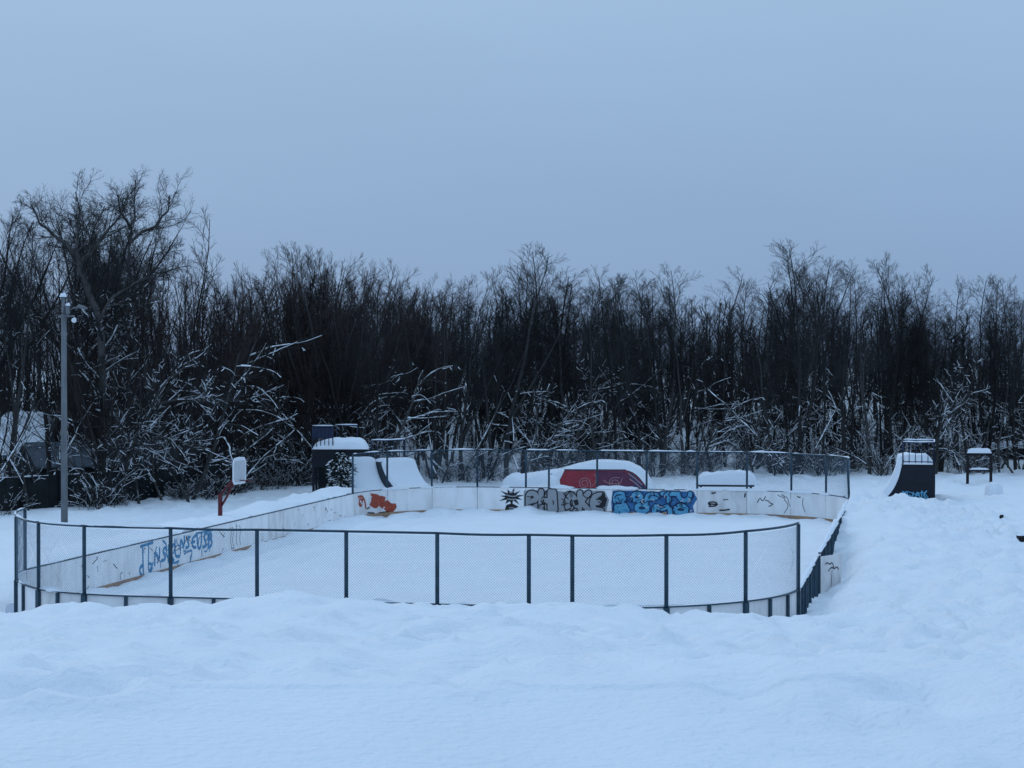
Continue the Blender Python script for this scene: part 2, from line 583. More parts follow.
def swept(s0, s1, prof, step=0.35, closed=True):
    """profile [(offset, z)] swept along the outline from s0 to s1"""
    n = max(2, int(math.ceil((s1 - s0) / step)) + 1)
    k = len(prof)
    mb = MB()
    vs, fs = [], []
    for i in range(n):
        s = s0 + (s1 - s0) * i / (n - 1)
        for o, z in prof:
            p = outline(s, o)
            vs.append((p[0], p[1], z))
    for i in range(n - 1):
        for j in range(k if closed else k - 1):
            a, b = i * k + j, i * k + (j + 1) % k
            fs.append((a, b, b + k, a + k))
    if closed:
        fs.append(tuple(range(k))[::-1])
        fs.append(tuple((n - 1) * k + j for j in range(k)))
    return mb.add(vs, fs)


near_q = [(-10, -15.2), (-9.35, -17.5), (-7.79, -19.18), (-6.24, -19.86), (-4.06, -20), (-1.96, -20), (.15, -20), (2.26, -20),
          (4.36, -20), (5.33, -19.99), (7.34, -19.44), (8.95, -18.11), (9.97, -15.59)]
far_q = [(-10, 14.8), (-9.32, 17.57), (-7.79, 19.18), (-5.98, 19.91), (-3.86, 20), (-2.86, 20), (-.75, 20), (1.35, 20), (3.5, 20),
         (5.6, 19.97), (7.46, 19.38), (8.95, 18.11), (10, 15.2)]
s_far = [s_of(*q) for q in far_q]                 # increasing
s_near = [s_of(*q) for q in near_q][::-1]         # clockwise: right to left
s_near = [s if s > PER / 2 else s + PER for s in s_near]


def between(a, b, step):
    n = max(1, round((b - a) / step))
    return [a + (b - a) * i / n for i in range(1, n)]


GATE = (s_of(10, -6.5), s_of(10, -7.6))           # the opening whose door stands open
s_all = list(s_far)
s_all += between(s_far[-1], GATE[0], 2.1) + list(GATE) + between(GATE[1], s_near[0], 2.1) + s_near
s_all += between(s_near[-1], s_far[0] + PER, 2.1)
s_all = sorted(s_all)
s_all.append(s_all[0] + PER)
board_nodes = []
for i, (a, b) in enumerate(zip(s_all[:-1], s_all[1:])):
    if abs(a - GATE[0]) < 1e-6:
        continue
    dirty = RNG.random() < .25
    board = swept(a + .008, b - .008, [(-0.012, 0.0), (0.0, 0.0), (0.0, BH - .03), (-0.012, BH - .03)]).build(
        'board_panel', 'board_dirty' if dirty else 'board', rink)
    swept(a + .012, b - .012, [(-0.022, 0.0), (-0.0125, 0.0), (-0.0125, 0.22), (-0.022, 0.22)]).build('kick_plate', 'kick', board)
    swept(a + .004, b - .004, [(-0.02, BH - .028), (0.05, BH - .028), (0.05, BH), (-0.02, BH)]).build('board_cap', 'steel_blue', rink)
    # studs on the outer side: a wide one at the joint, a narrow one midway
    p = outline(a, 0.045)
    MB().box((p[0], p[1], BH / 2 - .016), (.085, .12, BH - .033), math.atan2(p[3], p[2])).build('stud', 'steel_blue', rink)
    for sm in between(a, b, 1.05):
        p = outline(sm, 0.035)
        MB().box((p[0], p[1], BH / 2 - .016), (.065, .07, BH - .033), math.atan2(p[3], p[2])).build('stud', 'steel_blue', rink)


def snow_strip(s0, s1, off, z, w, hgt, seed, thresh=-1.0, name='snow_cap', step=.12, parent=None):
    """a ragged ridge of snow along the outline"""
    n = max(3, int((s1 - s0) / step))
    k = 5
    vs, fs = [], []
    for i in range(n):
        s = s0 + (s1 - s0) * i / (n - 1)
        q = float(fbm(np.array([s * 1.3 + seed]), np.array([seed * 3.7]), 3)[0])
        f = max(0.06, min(1.5, .8 + q * .8)) if q > thresh else 0.05
        f *= min(1, 8 * i / (n - 1) + .1, 8 * (1 - i / (n - 1)) + .1)
        for j in range(k):
            t = math.pi * j / (k - 1)
            p = outline(s, off + math.cos(t) * w * (.6 + .4 * f))
            vs.append((p[0], p[1], z + math.sin(t) * hgt * f - (.004 if j in (0, k - 1) else 0)))
    for i in range(n - 1):
        for j in range(k - 1):
            a = i * k + j
            fs.append((a, a + k, a + k + 1, a + 1))
    mb = MB().add(vs, fs)
    return tag(mb.build(name, 'snow_load', parent or rink, True), kind='stuff')


def fence_run(sl, is_far):
    rail_r = 0.03
    zt = BH + FH
    for i, s in enumerate(sl):
        p = outline(s, 0.03)
        top = zt
        if is_far and i == 5:
            top = zt - .65                               # the short gate post
        tilt = 0.10 if (is_far and i == len(sl) - 1) else 0
        post = MB().tube([(p[0], p[1], BH - .3), (p[0] - tilt, p[1], top - .0)], 0.048 if not is_far else .045, 8)
        post.build('post', 'steel_blue', rink, True)
    for i, (a, b) in enumerate(zip(sl[:-1], sl[1:])):
        n = max(2, int((b - a) / .35) + 1)
        zt_a = zt - (0.03 * math.sin(i * 1.7))
        pts = [(*outline(a + (b - a) * t / n, 0.03)[:2], zt + rail_r - .03 * (1 if is_far else .6) * math.sin(math.pi * t / n) * (i % 3 == 1))
               for t in range(n + 1)]
        MB().tube(pts, rail_r, 6).build('top_rail', 'steel_blue', rink, True)
        # diagonal wire netting of this bay
        P = 0.065
        w, hgt = b - a - .07, FH - .05
        segs = []
        nw = int((w + hgt) / P)
        for sgn in (1, -1):
            for q in range(nw + 1):
                x0 = -hgt + q * P + .02
                # line x = x0 + t, z = t   clipped to 0..w
                t0, t1 = max(0, -x0), min(hgt, w - x0)
                if t1 - t0 < .03:
                    continue
                m = max(1, int((t1 - t0) / .55))
                for r_ in range(m):
                    ta, tb = t0 + (t1 - t0) * r_ / m, t0 + (t1 - t0) * (r_ + 1) / m
                    pp = []
                    for t in (ta, tb):
                        xx = x0 + t if sgn > 0 else w - (x0 + t)
                        o = outline(a + .035 + xx, 0.03 + .004 * sgn)
                        pp.append((o[0], o[1], BH + .02 + t))
                    segs.append((*pp[0], *pp[1], .0019, .0019))
        net = link('mesh_panel', tubes('mesh_panel', segs, 3, 'wire'), rink)
        tag(net, kind='stuff')
        # snow sticking to the rail
        if is_far or i > len(sl) - 6:
            snow_strip(a, b, 0.03, zt + 2 * rail_r - .012, .022, .035, i * 7.1 + (50 if is_far else 0), -.35)


def tubes(name, segs, k, mat):
    S = np.array(segs, float)
    a = S[:, 3:6] - S[:, :3]
    a /= np.linalg.norm(a, axis=1, keepdims=True) + 1e-9
    ref = np.where((np.abs(a[:, 2]) < .9)[:, None], np.array([[0, 0, 1.]]), np.array([[1., 0, 0]]))
    b = np.cross(a, ref)
    b /= np.linalg.norm(b, axis=1, keepdims=True)
    c = np.cross(a, b)
    t = 2 * np.pi * np.arange(k) / k
    ring = b[:, None, :] * np.cos(t)[None, :, None] + c[:, None, :] * np.sin(t)[None, :, None]
    V = np.stack([S[:, None, :3] + ring * S[:, 6, None, None], S[:, None, 3:6] + ring * S[:, 7, None, None]], 1)
    n = len(S)
    base = (np.arange(n) * 2 * k)[:, None]
    j = np.arange(k)[None]
    F = np.stack([base + j, base + (j + 1) % k, base + k + (j + 1) % k, base + k + j], -1).reshape(-1, 4)
    return mesh_np(name, V.reshape(-1, 3), F, mat)


fence_run(s_far, True)
fence_run(s_near, False)
# snow along the board tops
snow_strip(s_far[-1] + .2, GATE[0] - .1, 0.0, BH, .085, .11, 3.3, -.7)
snow_strip(GATE[1] + .1, s_near[0] - .2, 0.0, BH, .075, .09, 8.3, -.7)
snow_strip(s_far[0], s_far[-1], 0.06, BH - .03, .10, .10, 5.9, -.1)
snow_strip(s_near[1], s_near[-1], -0.03, BH - .02, .07, .07, 12.4, 0.0)
snow_strip(s_near[-1], s_near[-1] + 12, 0.05, BH - .02, .06, .05, 1.4, 0.1)

# ------------------------------------------------------------------ graffiti: painted strokes on real surfaces
GLYPH = {
    'P': [[(0, 0), (0, 1), (.7, .95), (.85, .72), (.7, .5), (0, .45)]],
    'H': [[(0, 0), (0, 1)], [(.8, 0), (.8, 1)], [(0, .5), (.8, .5)]],
    'I': [[(.1, 0), (.0, 1)]],
    'O': [[(.4, 1), (.05, .8), (0, .4), (.2, .05), (.55, .0), (.8, .3), (.78, .75), (.4, 1)]],
    'K': [[(0, 0), (.05, 1)], [(.8, 1), (.1, .5), (.85, 0)]],
    'E': [[(.8, 1), (.1, .95), (0, .5), (.08, .05), (.8, 0)], [(0, .5), (.6, .52)]],
    'B': [[(0, 0), (0, 1), (.6, .95), (.7, .72), (.5, .54), (0, .5)], [(.5, .54), (.8, .35), (.65, .05), (0, 0)]],
    'T': [[(0, 1), (.9, 1)], [(.45, 1), (.42, 0)]],
    'R': [[(0, 0), (0, 1), (.65, .92), (.7, .65), (0, .5)], [(.2, .5), (.8, 0)]],
    'M': [[(0, 0), (.05, 1), (.42, .35), (.8, 1), (.88, 0)]],
    'A': [[(0, 0), (.4, 1), (.8, 0)], [(.15, .38), (.65, .38)]],
    'N': [[(0, 0), (.02, 1), (.7, .05), (.72, 1)]],
    'L': [[(0, 1), (.02, .02), (.7, 0)]],
    'S': [[(.75, .9), (.35, 1), (.03, .78), (.2, .55), (.65, .42), (.75, .15), (.35, 0), (0, .12)]],
    'U': [[(0, 1), (.05, .2), (.4, 0), (.75, .2), (.78, 1)]],
}
_layer = [0]


def ribbon(mb, pts, w, place, taper=False):
    """flat painted stroke; place(x, z, lift) maps it on the surface"""
    _layer[0] = (_layer[0] + 1) % 24
    lift = 0.0035 + _layer[0] * 0.0004
    P = []
    for (a, b) in zip(pts[:-1], pts[1:]):
        L = math.hypot(b[0] - a[0], b[1] - a[1])
        m = max(1, int(L / .12))
        for i in range(m):
            P.append((a[0] + (b[0] - a[0]) * i / m, a[1] + (b[1] - a[1]) * i / m))
    P.append(pts[-1])
    # rounded corners
    for _ in range(2):
        P = [P[0]] + [((P[i - 1][0] + 2 * P[i][0] + P[i + 1][0]) / 4, (P[i - 1][1] + 2 * P[i][1] + P[i + 1][1]) / 4)
                      for i in range(1, len(P) - 1)] + [P[-1]]
    vs, fs = [], []
    n = len(P)
    for i in range(n):
        a, b = P[max(i - 1, 0)], P[min(i + 1, n - 1)]
        dx, dz = b[0] - a[0], b[1] - a[1]
        L = math.hypot(dx, dz) or 1
        hw = w / 2 * (1 - .6 * i / n if taper else 1)
        ox, oz = -dz / L * hw, dx / L * hw
        vs += [place(P[i][0] + ox, P[i][1] + oz, lift), place(P[i][0] - ox, P[i][1] - oz, lift)]
    for i in range(n - 1):
        fs.append((2 * i, 2 * i + 1, 2 * i + 3, 2 * i + 2))
    # round ends
    for e_, q in ((P[0], 0), (P[-1], 1)):
        k = 8
        b0 = len(vs)
        hw = w / 2 * (.4 if taper and q else 1)
        vs += [place(e_[0] + math.cos(6.283 * j / k) * hw, e_[1] + math.sin(6.283 * j / k) * hw, lift + .0002) for j in range(k)]
        fs.append(tuple(b0 + j for j in range(k)))
    mb.add(vs, fs)


def patch(mb, pts, place):
    _layer[0] = (_layer[0] + 1) % 24
    lift = 0.0030 + _layer[0] * 0.0004
    # fan of a star-shaped outline, subdivided towards its middle
    cx = sum(p[0] for p in pts) / len(pts)
    cz = sum(p[1] for p in pts) / len(pts)
    vs = [place(cx, cz, lift)]
    n = len(pts)
    for f in (.5, 1.0):
        vs += [place(cx + (p[0] - cx) * f, cz + (p[1] - cz) * f, lift) for p in pts]
    fs = [(0, 1 + i, 1 + (i + 1) % n) for i in range(n)]
    fs += [(1 + i, 1 + n + i, 1 + n + (i + 1) % n, 1 + (i + 1) % n) for i in range(n)]
    mb.add(vs, fs)


def on_board(s0, side=-1):
    base = 0.012 if side < 0 else 0.0

    def place(x, z, lift):
        p = outline(s0 + x, side * (base + lift))
        return (p[0], p[1], z)
    return place


def paint(mat, fn, label, parent, name='graffiti'):
    mb = MB()
    fn(mb)
    o = mb.build(name, mat, parent)
    if label:
        o['label'] = label
    return o


def word(mb, txt, x, z, w, hgt, stroke, place, gap=.25, jit=0.0, rng=None):
    n = len(txt)
    cw = w / (n + gap * (n - 1))
    for i, ch in enumerate(txt):
        ox = x + i * cw * (1 + gap)
        oz = z + (rng.uniform(-jit, jit) if rng else 0)
        hh = hgt * (rng.uniform(.88, 1.08) if rng else 1)
        for pl in GLYPH[ch]:
            ribbon(mb, [(ox + p[0] * cw / .85, oz + p[1] * hh) for p in pl], stroke, place)


def sv(vv_):
    return s_of(-10, vv_)


# blue tall tag on the left boards
pl = on_board(sv(-7.7))
g = random.Random(4)


def squiggles_b(mb):
    for _ in range(20):
        x, z = g.uniform(1.2, 6.2), g.uniform(.5, 1.0)
        a0, r_ = g.uniform(0, 6.28), g.uniform(.08, .2)
        ribbon(mb, [(x + r_ * math.cos(a0 + t_ * .6), z + r_ * math.sin(a0 + t_ * .6)) for t_ in range(5)], .05, pl)


def blue_tag(mb):
    ribbon(mb, [(.15, 1.08), (1.1, 1.12)], .09, pl)
    ribbon(mb, [(.30, 1.1), (.36, .18)], .10, pl)
    ribbon(mb, [(.78, 1.1), (.74, .22), (.95, .36), (1.12, .5)], .08, pl)
    ribbon(mb, [(.32, .5), (.02, .48), (.12, .22), (.36, .18)], .11, pl)
    ribbon(mb, [(.78, .5), (1.1, .52), (1.12, .3), (.8, .2)], .09, pl)
    word(mb, 'NSKL', 1.25, .45, 2.1, .52, .10, pl, .2, .05, g)
    ribbon(mb, [(1.9, 1.1), (2.25, .95), (2.1, .72), (2.5, .35)], .07, pl)
    ribbon(mb, [(2.6, 1.1), (2.65, .3), (3.2, .34)], .07, pl)
    word(mb, 'NSE', 3.35, .66, 1.35, .42, .10, pl, .2, .04, g)
    ribbon(mb, [(3.8, .55), (4.4, .6), (4.3, .35), (4.15, .2)], .06, pl)
    word(mb, 'USB', 4.8, .5, 1.45, .52, .11, pl, .2, .04, g)
    ribbon(mb, [(4.7, 1.08), (6.2, 1.06)], .06, pl)
    squiggles_b(mb)
    for x, z0, z1 in ((1.7, .5, .28), (2.45, .4, .2), (3.1, .35, .18), (4.2, .4, .15), (5.2, .5, .3), (5.9, .55, .38)):
        ribbon(mb, [(x, z0), (x + .02, z1)], .035, pl)


paint('g_blue', blue_tag, 'blue dripping hand-drawn tag on the left boards', rink)

pl2 = on_board(s_of(-10, 15.1))


def red_blob(mb):
    for cx, cz, r, n in ((.55, .78, .28, 11), (1.75, .75, .36, 12), (2.15, .68, .3, 10), (2.7, .42, .30, 11), (2.45, .58, .2, 9)):
        patch(mb, [(cx + r * (1 + .35 * g.uniform(-1, 1)) * math.cos(6.283 * i / n), cz + r * (.8 + .3 * g.uniform(-1, 1)) * math.sin(6.283 * i / n))
                   for i in range(n)], pl2)
    ribbon(mb, [(.3, 1.0), (.75, 1.02), (1.0, .75), (1.05, .5)], .11, pl2)
    ribbon(mb, [(1.5, 1.02), (2.0, .95), (2.4, .6), (2.9, .5)], .12, pl2)


paint('g_rust', red_blob, 'rust red paint blobs on the curved far boards', rink)
paint('g_white', lambda mb: (ribbon(mb, [(.48, .82), (.6, .85), (.62, .72)], .10, lambda x, z, l: pl2(x, z, l + .012))), None, rink)
paint('g_black', lambda mb: (ribbon(mb, [(1.2, .28), (1.7, .24)], .06, pl2), ribbon(mb, [(2.0, .22), (2.6, .24)], .06, pl2),
                             ribbon(mb, [(1.15, .45), (1.35, .5)], .06, pl2)), None, rink)

pf = on_board(s_of(-4.9, 20) - .2)          # far boards, x from here
def fx(u_):                                  # u -> x of pf
    return u_ + 4.9 + .2


def spiky(mb):
    n = 11
    cx, cz = fx(-4.5), .78
    pts = []
    for i in range(2 * n):
        r = (.56 if i % 2 == 0 else .27) * g.uniform(.85, 1.1)
        pts.append((cx + r * math.cos(math.pi * i / n + .2), cz + r * .68 * math.sin(math.pi * i / n + .2)))
    patch(mb, pts, pf)
    patch(mb, [(cx - .3, .17), (cx - .22, .42), (cx + .02, .5), (cx + .28, .38), (cx + .38, .17)], pf)


def lifted(p, d):
    return lambda x, z, l: p(x, z, l + d)


paint('g_black', spiky, 'black spiky burst with grey scribbles', rink)


def spiky2(mb):
    cx = fx(-4.5)
    q = lifted(pf, .012)
    for pts in ([(-.2, .85), (-.05, .72), (.05, .88), (.15, .72), (.28, .84)], [(-.15, .68), (0, .6), (.2, .68)], [(-.05, .95), (.1, 1.0)],
                [(-.08, .3), (.05, .36), (.16, .28)]):
        ribbon(mb, [(cx + a, b) for a, b in pts], .05, q)


tag(paint('g_grey', spiky2, None, rink), kind='stuff')


def bubble(txt, x, z, w, hgt, wo, wi, outer, inner, place, label, gap, jit, seed):
    r1, r2 = random.Random(seed), random.Random(seed)
    paint(outer, lambda mb: word(mb, txt, x, z, w, hgt, wo, place, gap, jit, r1), label, rink)
    q = lifted(place, .0125)
    paint(inner, lambda mb: word(mb, txt, x, z, w, hgt, wi, q, gap, jit, r2), None, rink)


def greybed(mb):
    patch(mb, [(fx(-3.95), .12), (fx(-3.95), 1.05), (fx(-3.0), 1.1), (fx(-2.2), 1.02), (fx(-1.4), 1.1), (fx(-.45), 1.08), (fx(-.25), .7),
               (fx(-.4), .14), (fx(-1.5), .10), (fx(-2.8), .09)], pf)


paint('g_grey', greybed, None, rink)
bubble('PHIOKE', fx(-3.75), .22, 3.2, .74, .33, .225, 'g_black', 'g_grey', lifted(pf, .0125), 'grey bubble letters with black outlines', .30, .03, 5)
paint('g_black', lambda mb: (patch(mb, [(fx(-.5), .95), (fx(-.33), .75), (fx(-.42), .4), (fx(-.72), .42), (fx(-.5), .6), (fx(-.75), .75)], lifted(pf, .037)),
                             patch(mb, [(fx(-1.78), .62), (fx(-1.6), .72), (fx(-1.55), .5), (fx(-1.7), .44)], lifted(pf, .037))), None, rink)


def bluebed(mb):
    patch(mb, [(fx(-.12), .08), (fx(-.16), .6), (fx(-.1), 1.1), (fx(.9), 1.12), (fx(1.7), 1.08), (fx(2.6), 1.12), (fx(3.35), 1.1), (fx(3.5), .8),
               (fx(3.32), .5), (fx(3.4), .12), (fx(2.2), .06), (fx(.9), .04)], pf)


paint('g_mid', bluebed, 'mid blue ground of the blue bubble lettering', rink)
bubble('BOPTU', fx(0), .66, 3.25, .36, .27, .17, 'g_navy', 'g_sky', lifted(pf, .0125), 'upper row of light blue bubble letters', .22, .03, 9)
bubble('BOMO', fx(0.02), .18, 3.15, .36, .28, .18, 'g_navy', 'g_sky', lifted(pf, .0125), 'lower row of light blue bubble letters', .22, .03, 11)


gd = random.Random(21)


def squiggles(mb, x0, x1, n, w, place, big=.22):
    for _ in range(n):
        x, z = gd.uniform(x0, x1), gd.uniform(.18, 1.0)
        a0, r_ = gd.uniform(0, 6.28), gd.uniform(.07, big)
        ribbon(mb, [(min(x1, max(x0, x + r_ * math.cos(a0 + t_ * .55))), min(1.08, max(.12, z + r_ * .8 * math.sin(a0 + t_ * .55)))) for t_ in range(gd.randint(3, 7))],
               w * gd.uniform(.7, 1.3), place)


tag(paint('g_navy', lambda mb: squiggles(mb, fx(-.05), fx(3.35), 34, .04, lifted(pf, .037)), 'dark blue inner lines of the blue lettering', rink), kind='stuff')
tag(paint('g_white', lambda mb: squiggles(mb, fx(.0), fx(3.3), 10, .03, lifted(pf, .048), .12), 'pale highlights on the blue lettering', rink), kind='stuff')
tag(paint('g_black', lambda mb: squiggles(mb, fx(-3.8), fx(-.4), 26, .04, lifted(pf, .048)), 'black inner lines of the grey lettering', rink), kind='stuff')
TX = fx(3.7)
TY = TX + 2.35
for tag_strokes in (
        [([(.35, .55), (.15, .62), (.5, .72), (.75, .6), (.6, .48), (.3, .5)], .06), ([(.3, .6), (.65, .58)], .06)],
        [([(.75, .34), (.95, .3), (1.15, .38)], .06)], [([(.9, .78), (1.1, .8)], .035)], [([(.42, 1.06), (.5, .98), (.56, 1.08)], .06)],
        [([(1.82, 1.05), (1.8, .92)], .06)],
        [([(2.35, .7), (2.47, 1.0), (2.55, .65), (2.7, .95)], .035),
         ([(2.7, .8), (2.85, .85), (2.9, .6), (3.1, .75), (3.05, .55), (2.85, .55)], .035)],
        [([(3.25, 1.05), (3.45, .9), (3.7, 1.05), (3.8, .6)], .03),
         ([(3.4, 1.05), (3.55, 1.08), (3.65, .98), (3.45, .95), (3.8, .62), (3.55, .3)], .03)],
        [([(4.2, 1.02), (4.25, .92), (4.35, 1.0)], .05)], [([(4.5, .95), (4.4, .7), (4.55, .55), (4.6, .4)], .03)]):
    paint('g_black', lambda mb: [ribbon(mb, [(TX + a_, b_) for a_, b_ in pts], w, pf) for pts, w in tag_strokes], None, rink, 'scribble')


def scuffs(mb):
    q = on_board(sv(-14))
    for i in range(46):
        x, z = g.uniform(0, 28), g.uniform(.3, 1.1)
        ribbon(mb, [(x, z), (x + g.uniform(-.3, .3), z + g.uniform(-.12, .1)), (x + g.uniform(-.3, .3), z - g.uniform(0, .2))], g.uniform(.012, .03), q)
    for x in (14.2, 14.4, 14.75, 15.1):
        ribbon(mb, [(x, 1.0), (x + .15, .8), (x - .05, .6), (x + .1, .35)], .03, q)


paint('wood_dark', scuffs, None, rink, 'scuff_marks')

# the door of the gate, swung outwards
pg = outline(GATE[1], 0.10)
door = thing('gate_door', 'open white gate door with black scribbles beside the right-hand boards', 'gate door',
             (*to_world(pg[0], pg[1]), 0.02), RT + math.radians(90 - 28))
MB().box((.55, 0, .62), (1.08, .02, 1.12)).build('door_panel', 'board_dirty', door)
MB().box((.04, .035, .62), (.06, .05, 1.16)).build('door_frame', 'steel_blue', door)


def dplace(x, z, lift):
    return (x, -.0105 - lift, z)


paint('g_black', lambda mb: (ribbon(mb, [(.25, .95), (.35, 1.08), (.45, .85), (.6, 1.05), (.7, .8)], .035, dplace),
                             ribbon(mb, [(.4, .75), (.6, .9), (.75, .7), (.85, .95), (.95, .75)], .035, dplace),
                             ribbon(mb, [(.6, .75), (.55, .3)], .02, dplace)), None, door)


# ------------------------------------------------------------------ snow cushions
def cushion(name, w, d, hgt, parent=None, loc=(0, 0, 0), seed=0, mat='snow_load', n=18, sag=None):
    a = np.linspace(-1, 1, n)
    X, Y = np.meshgrid(a, a)
    H = (np.clip(1 - np.abs(X) ** 5, 0, 1) * np.clip(1 - np.abs(Y) ** 5, 0, 1)) ** .45
    H = H * (1 + .22 * fbm(X * 1.6 + seed, Y * 1.4 - seed, 3))
    jx, jy = .045 * fbm(X * 2.2 + seed * 3, Y * 2.2, 2), .045 * fbm(X * 2.2, Y * 2.2 - seed * 3, 2)
    V = np.c_[((X * .97 + jx) * w / 2).ravel(), ((Y * .97 + jy) * d / 2).ravel(), (H * hgt).ravel()]
    bz = V.copy()
    bz[:, 2] = -.003
    idx = np.arange(n * n).reshape(n, n)
    F = np.stack([idx[:-1, :-1], idx[:-1, 1:], idx[1:, 1:], idx[1:, :-1]], -1).reshape(-1, 4)
    F2 = F[:, ::-1] + n * n
    o = link(name, mesh_np(name, np.r_[V, bz], np.r_[F, F2], mat), parent, loc)
    return tag(o, kind='stuff')


# ------------------------------------------------------------------ skate ramps
def quarter_pipe(label, loc, rz, width, hgt, deck, run, rail=None, snow=.3, side_mat='black_ply', rail_h=1.05):
    """local x: riding direction (down the ramp), y: along the coping; origin under the back edge, y = 0 near side"""
    t = thing('quarter_pipe', label, 'skate ramp', loc, rz, None)
    a1 = math.radians(76)
    curve = [(deck + run * (1 - math.sin(a1 * i / 12) / math.sin(a1)), hgt * (1 - math.cos(a1 * i / 12)) / (1 - math.cos(a1)))
             for i in range(12, -1, -1)]
    prof = [(0, -.3), (0, hgt)] + curve + [(deck + run, -.3)]
    for y0 in (0.0, width - .03):
        MB().prism(prof, y0, y0 + .03).build('side_panel', side_mat, t)
    MB().box((.015, width / 2, hgt / 2 - .15), (.03, width - .064, hgt + .29)).build('back_panel', side_mat, t)
    MB().box((deck / 2, width / 2, hgt + .018), (deck + .02, width + .04, .03)).build('deck', 'ply_dark', t)
    sheet = MB()
    n = len(curve)
    vs, fs = [], []
    for (x, z) in curve:
        vs += [(x, -.01, z + .012), (x, width + .01, z + .012)]
    for i in range(n - 1):
        fs.append((2 * i, 2 * i + 2, 2 * i + 3, 2 * i + 1))
    sheet.add(vs, fs).build('ramp_sheet', 'ply_dark', t, True)
    MB().tube([(deck, -.02, hgt + .03), (deck, width + .02, hgt + .03)], .03, 8).build('coping', 'lamp_grey', t, True)
    # snow lying on the sheet
    if snow:
        m, k = 22, 26
        P = []
        L = [(0.1 + (deck - .1) * i / 8, hgt + .02) for i in range(8)] + curve + [(deck + run + .5, -.02)]
        acc = [0]
        for a, b in zip(L[:-1], L[1:]):
            acc.append(acc[-1] + math.hypot(b[0] - a[0], b[1] - a[1]))
        T = np.linspace(0, acc[-1], k)
        lx, lz = np.interp(T, acc, [p[0] for p in L]), np.interp(T, acc, [p[1] for p in L])
        nxv, nzv = -np.gradient(lz), np.gradient(lx)
        nn = np.hypot(nxv, nzv)
        nxv, nzv = nxv / nn, nzv / nn
        W = np.linspace(0, 1, m)
        V, F = [], []
        for i in range(k):
            edge = min(1, (i + .4) / 2.0)
            for j in range(m):
                ew = (1 - abs(2 * W[j] - 1) ** 9) ** .3
                th = snow * edge * ew * (1 + .22 * float(fbm(np.array([T[i] * 1.1 + hgt * 7]), np.array([W[j] * width * 1.1 + width]), 3)[0]))
                th *= 1.25 if T[i] < deck else .9
                V.append((lx[i] + nxv[i] * th * .75, -.01 + W[j] * (width + .02), lz[i] + nzv[i] * th + .016 + .15 * th * (1 - nzv[i])))
        for i in range(k - 1):
            for j in range(m - 1):
                F.append((i * m + j, (i + 1) * m + j, (i + 1) * m + j + 1, i * m + j + 1))
        # the cut edge of the snow on the near and far side
        for j, flip in ((0, False), (m - 1, True)):
            pass
        tag(link('snow_sheet', mesh_np('snow_sheet', V, F, 'snow_load'), t), kind='stuff')
    z0 = hgt + .035
    if rail:
        def railing(p0, p1, nb, panel=False):
            p0, p1 = Vector(p0), Vector(p1)
            rl = MB().tube([p0 + Vector((0, 0, rail_h)), p1 + Vector((0, 0, rail_h))], .03, 6).build('rail', 'rail_navy', t, True)
            MB().tube([p0 + Vector((0, 0, .12)), p1 + Vector((0, 0, .12))], .02, 6).build('rail', 'rail_navy', t, True)
            for i in range(nb + 1):
                q = p0.lerp(p1, i / nb)
                MB().tube([q, q + Vector((0, 0, rail_h))], .034 if i in (0, nb) else .018, 6).build('rail_post' if i in (0, nb) else 'bar', 'rail_navy', t, True)
            sn = MB()
            d = (p1 - p0)
            sn.tube([p0 + d * f + Vector((0, 0, rail_h + .04 + .012 * math.sin(f * 9))) for f in (0, .2, .4, .6, .8, 1)], [.02, .035, .04, .03, .038, .02], 6)
            tag(sn.build('snow_cap', 'snow_load', t, True), kind='stuff')
        if 'near' in rail:
            railing((.04, .02, z0), (deck - .05, .02, z0), 5)
        if 'back' in rail:
            railing((.04, .02, z0), (.04, width - .02, z0), max(4, int(width / .3)))
        if 'far' in rail:
            railing((.04, width - .04, z0), (deck - .05, width - .04, z0), 5)
    return t


# right-hand ramp: side seen square on, riding to the left
a = at(935.5, 503, d=85)
rot_c = RT + math.pi
# the builder's near side is y = 0, so mirror by placing the origin at the far end
qp = quarter_pipe('black quarter pipe with blue scribble and railing right of the rink', (0, 0, 0), 0, 2.4, 1.68, 1.42, 1.25,
                  rail=('near', 'back', 'far'), snow=.34, rail_h=.95)
qp.rotation_euler = (0, 0, rot_c)
qp.scale = (1, -1, 1)
qp.location = (a[0], a[1], .42)


def rplace(x, z, lift):
    return (x, -lift, z)


def ramp_tag(mb):
    r_ = random.Random(2)
    word(mb, 'MNAX'.replace('X', 'K'), .35, .22, 1.05, .36, .055, lambda x, z, l: rplace(1.75 - x, z, l), .2, .04, r_)
    ribbon(mb, [(.3, .28), (.5, .58), (.8, .38), (1.2, .6), (1.5, .32)], .035, rplace)


paint('g_sky', ramp_tag, 'light blue scribbled tag', qp)

# left-hand ramps: riding towards the camera's right
fdir = math.atan2(-.8, .6)
pA = at(343, None, d=90)
deckB = .9
cdir = (.8, .6)
qb = quarter_pipe('left of two snow-covered quarter pipes behind the far left boards', (pA[0] - .6 * deckB, 90 + .8 * deckB, .42), fdir, 1.75, 1.55, deckB, 2.0,
                  rail=None, snow=.13, rail_h=.85)
sx, sy = pA[0] + cdir[0] * 1.8 - .6 * (deckB - .42), 90 + cdir[1] * 1.8 + .8 * (deckB - .42)
qb2 = quarter_pipe('right of two snow-covered quarter pipes, set back behind the far boards', (sx, sy, .40), fdir, 1.9, 1.52, deckB, 3.0,
                   rail=('back',), snow=.11, rail_h=.95)

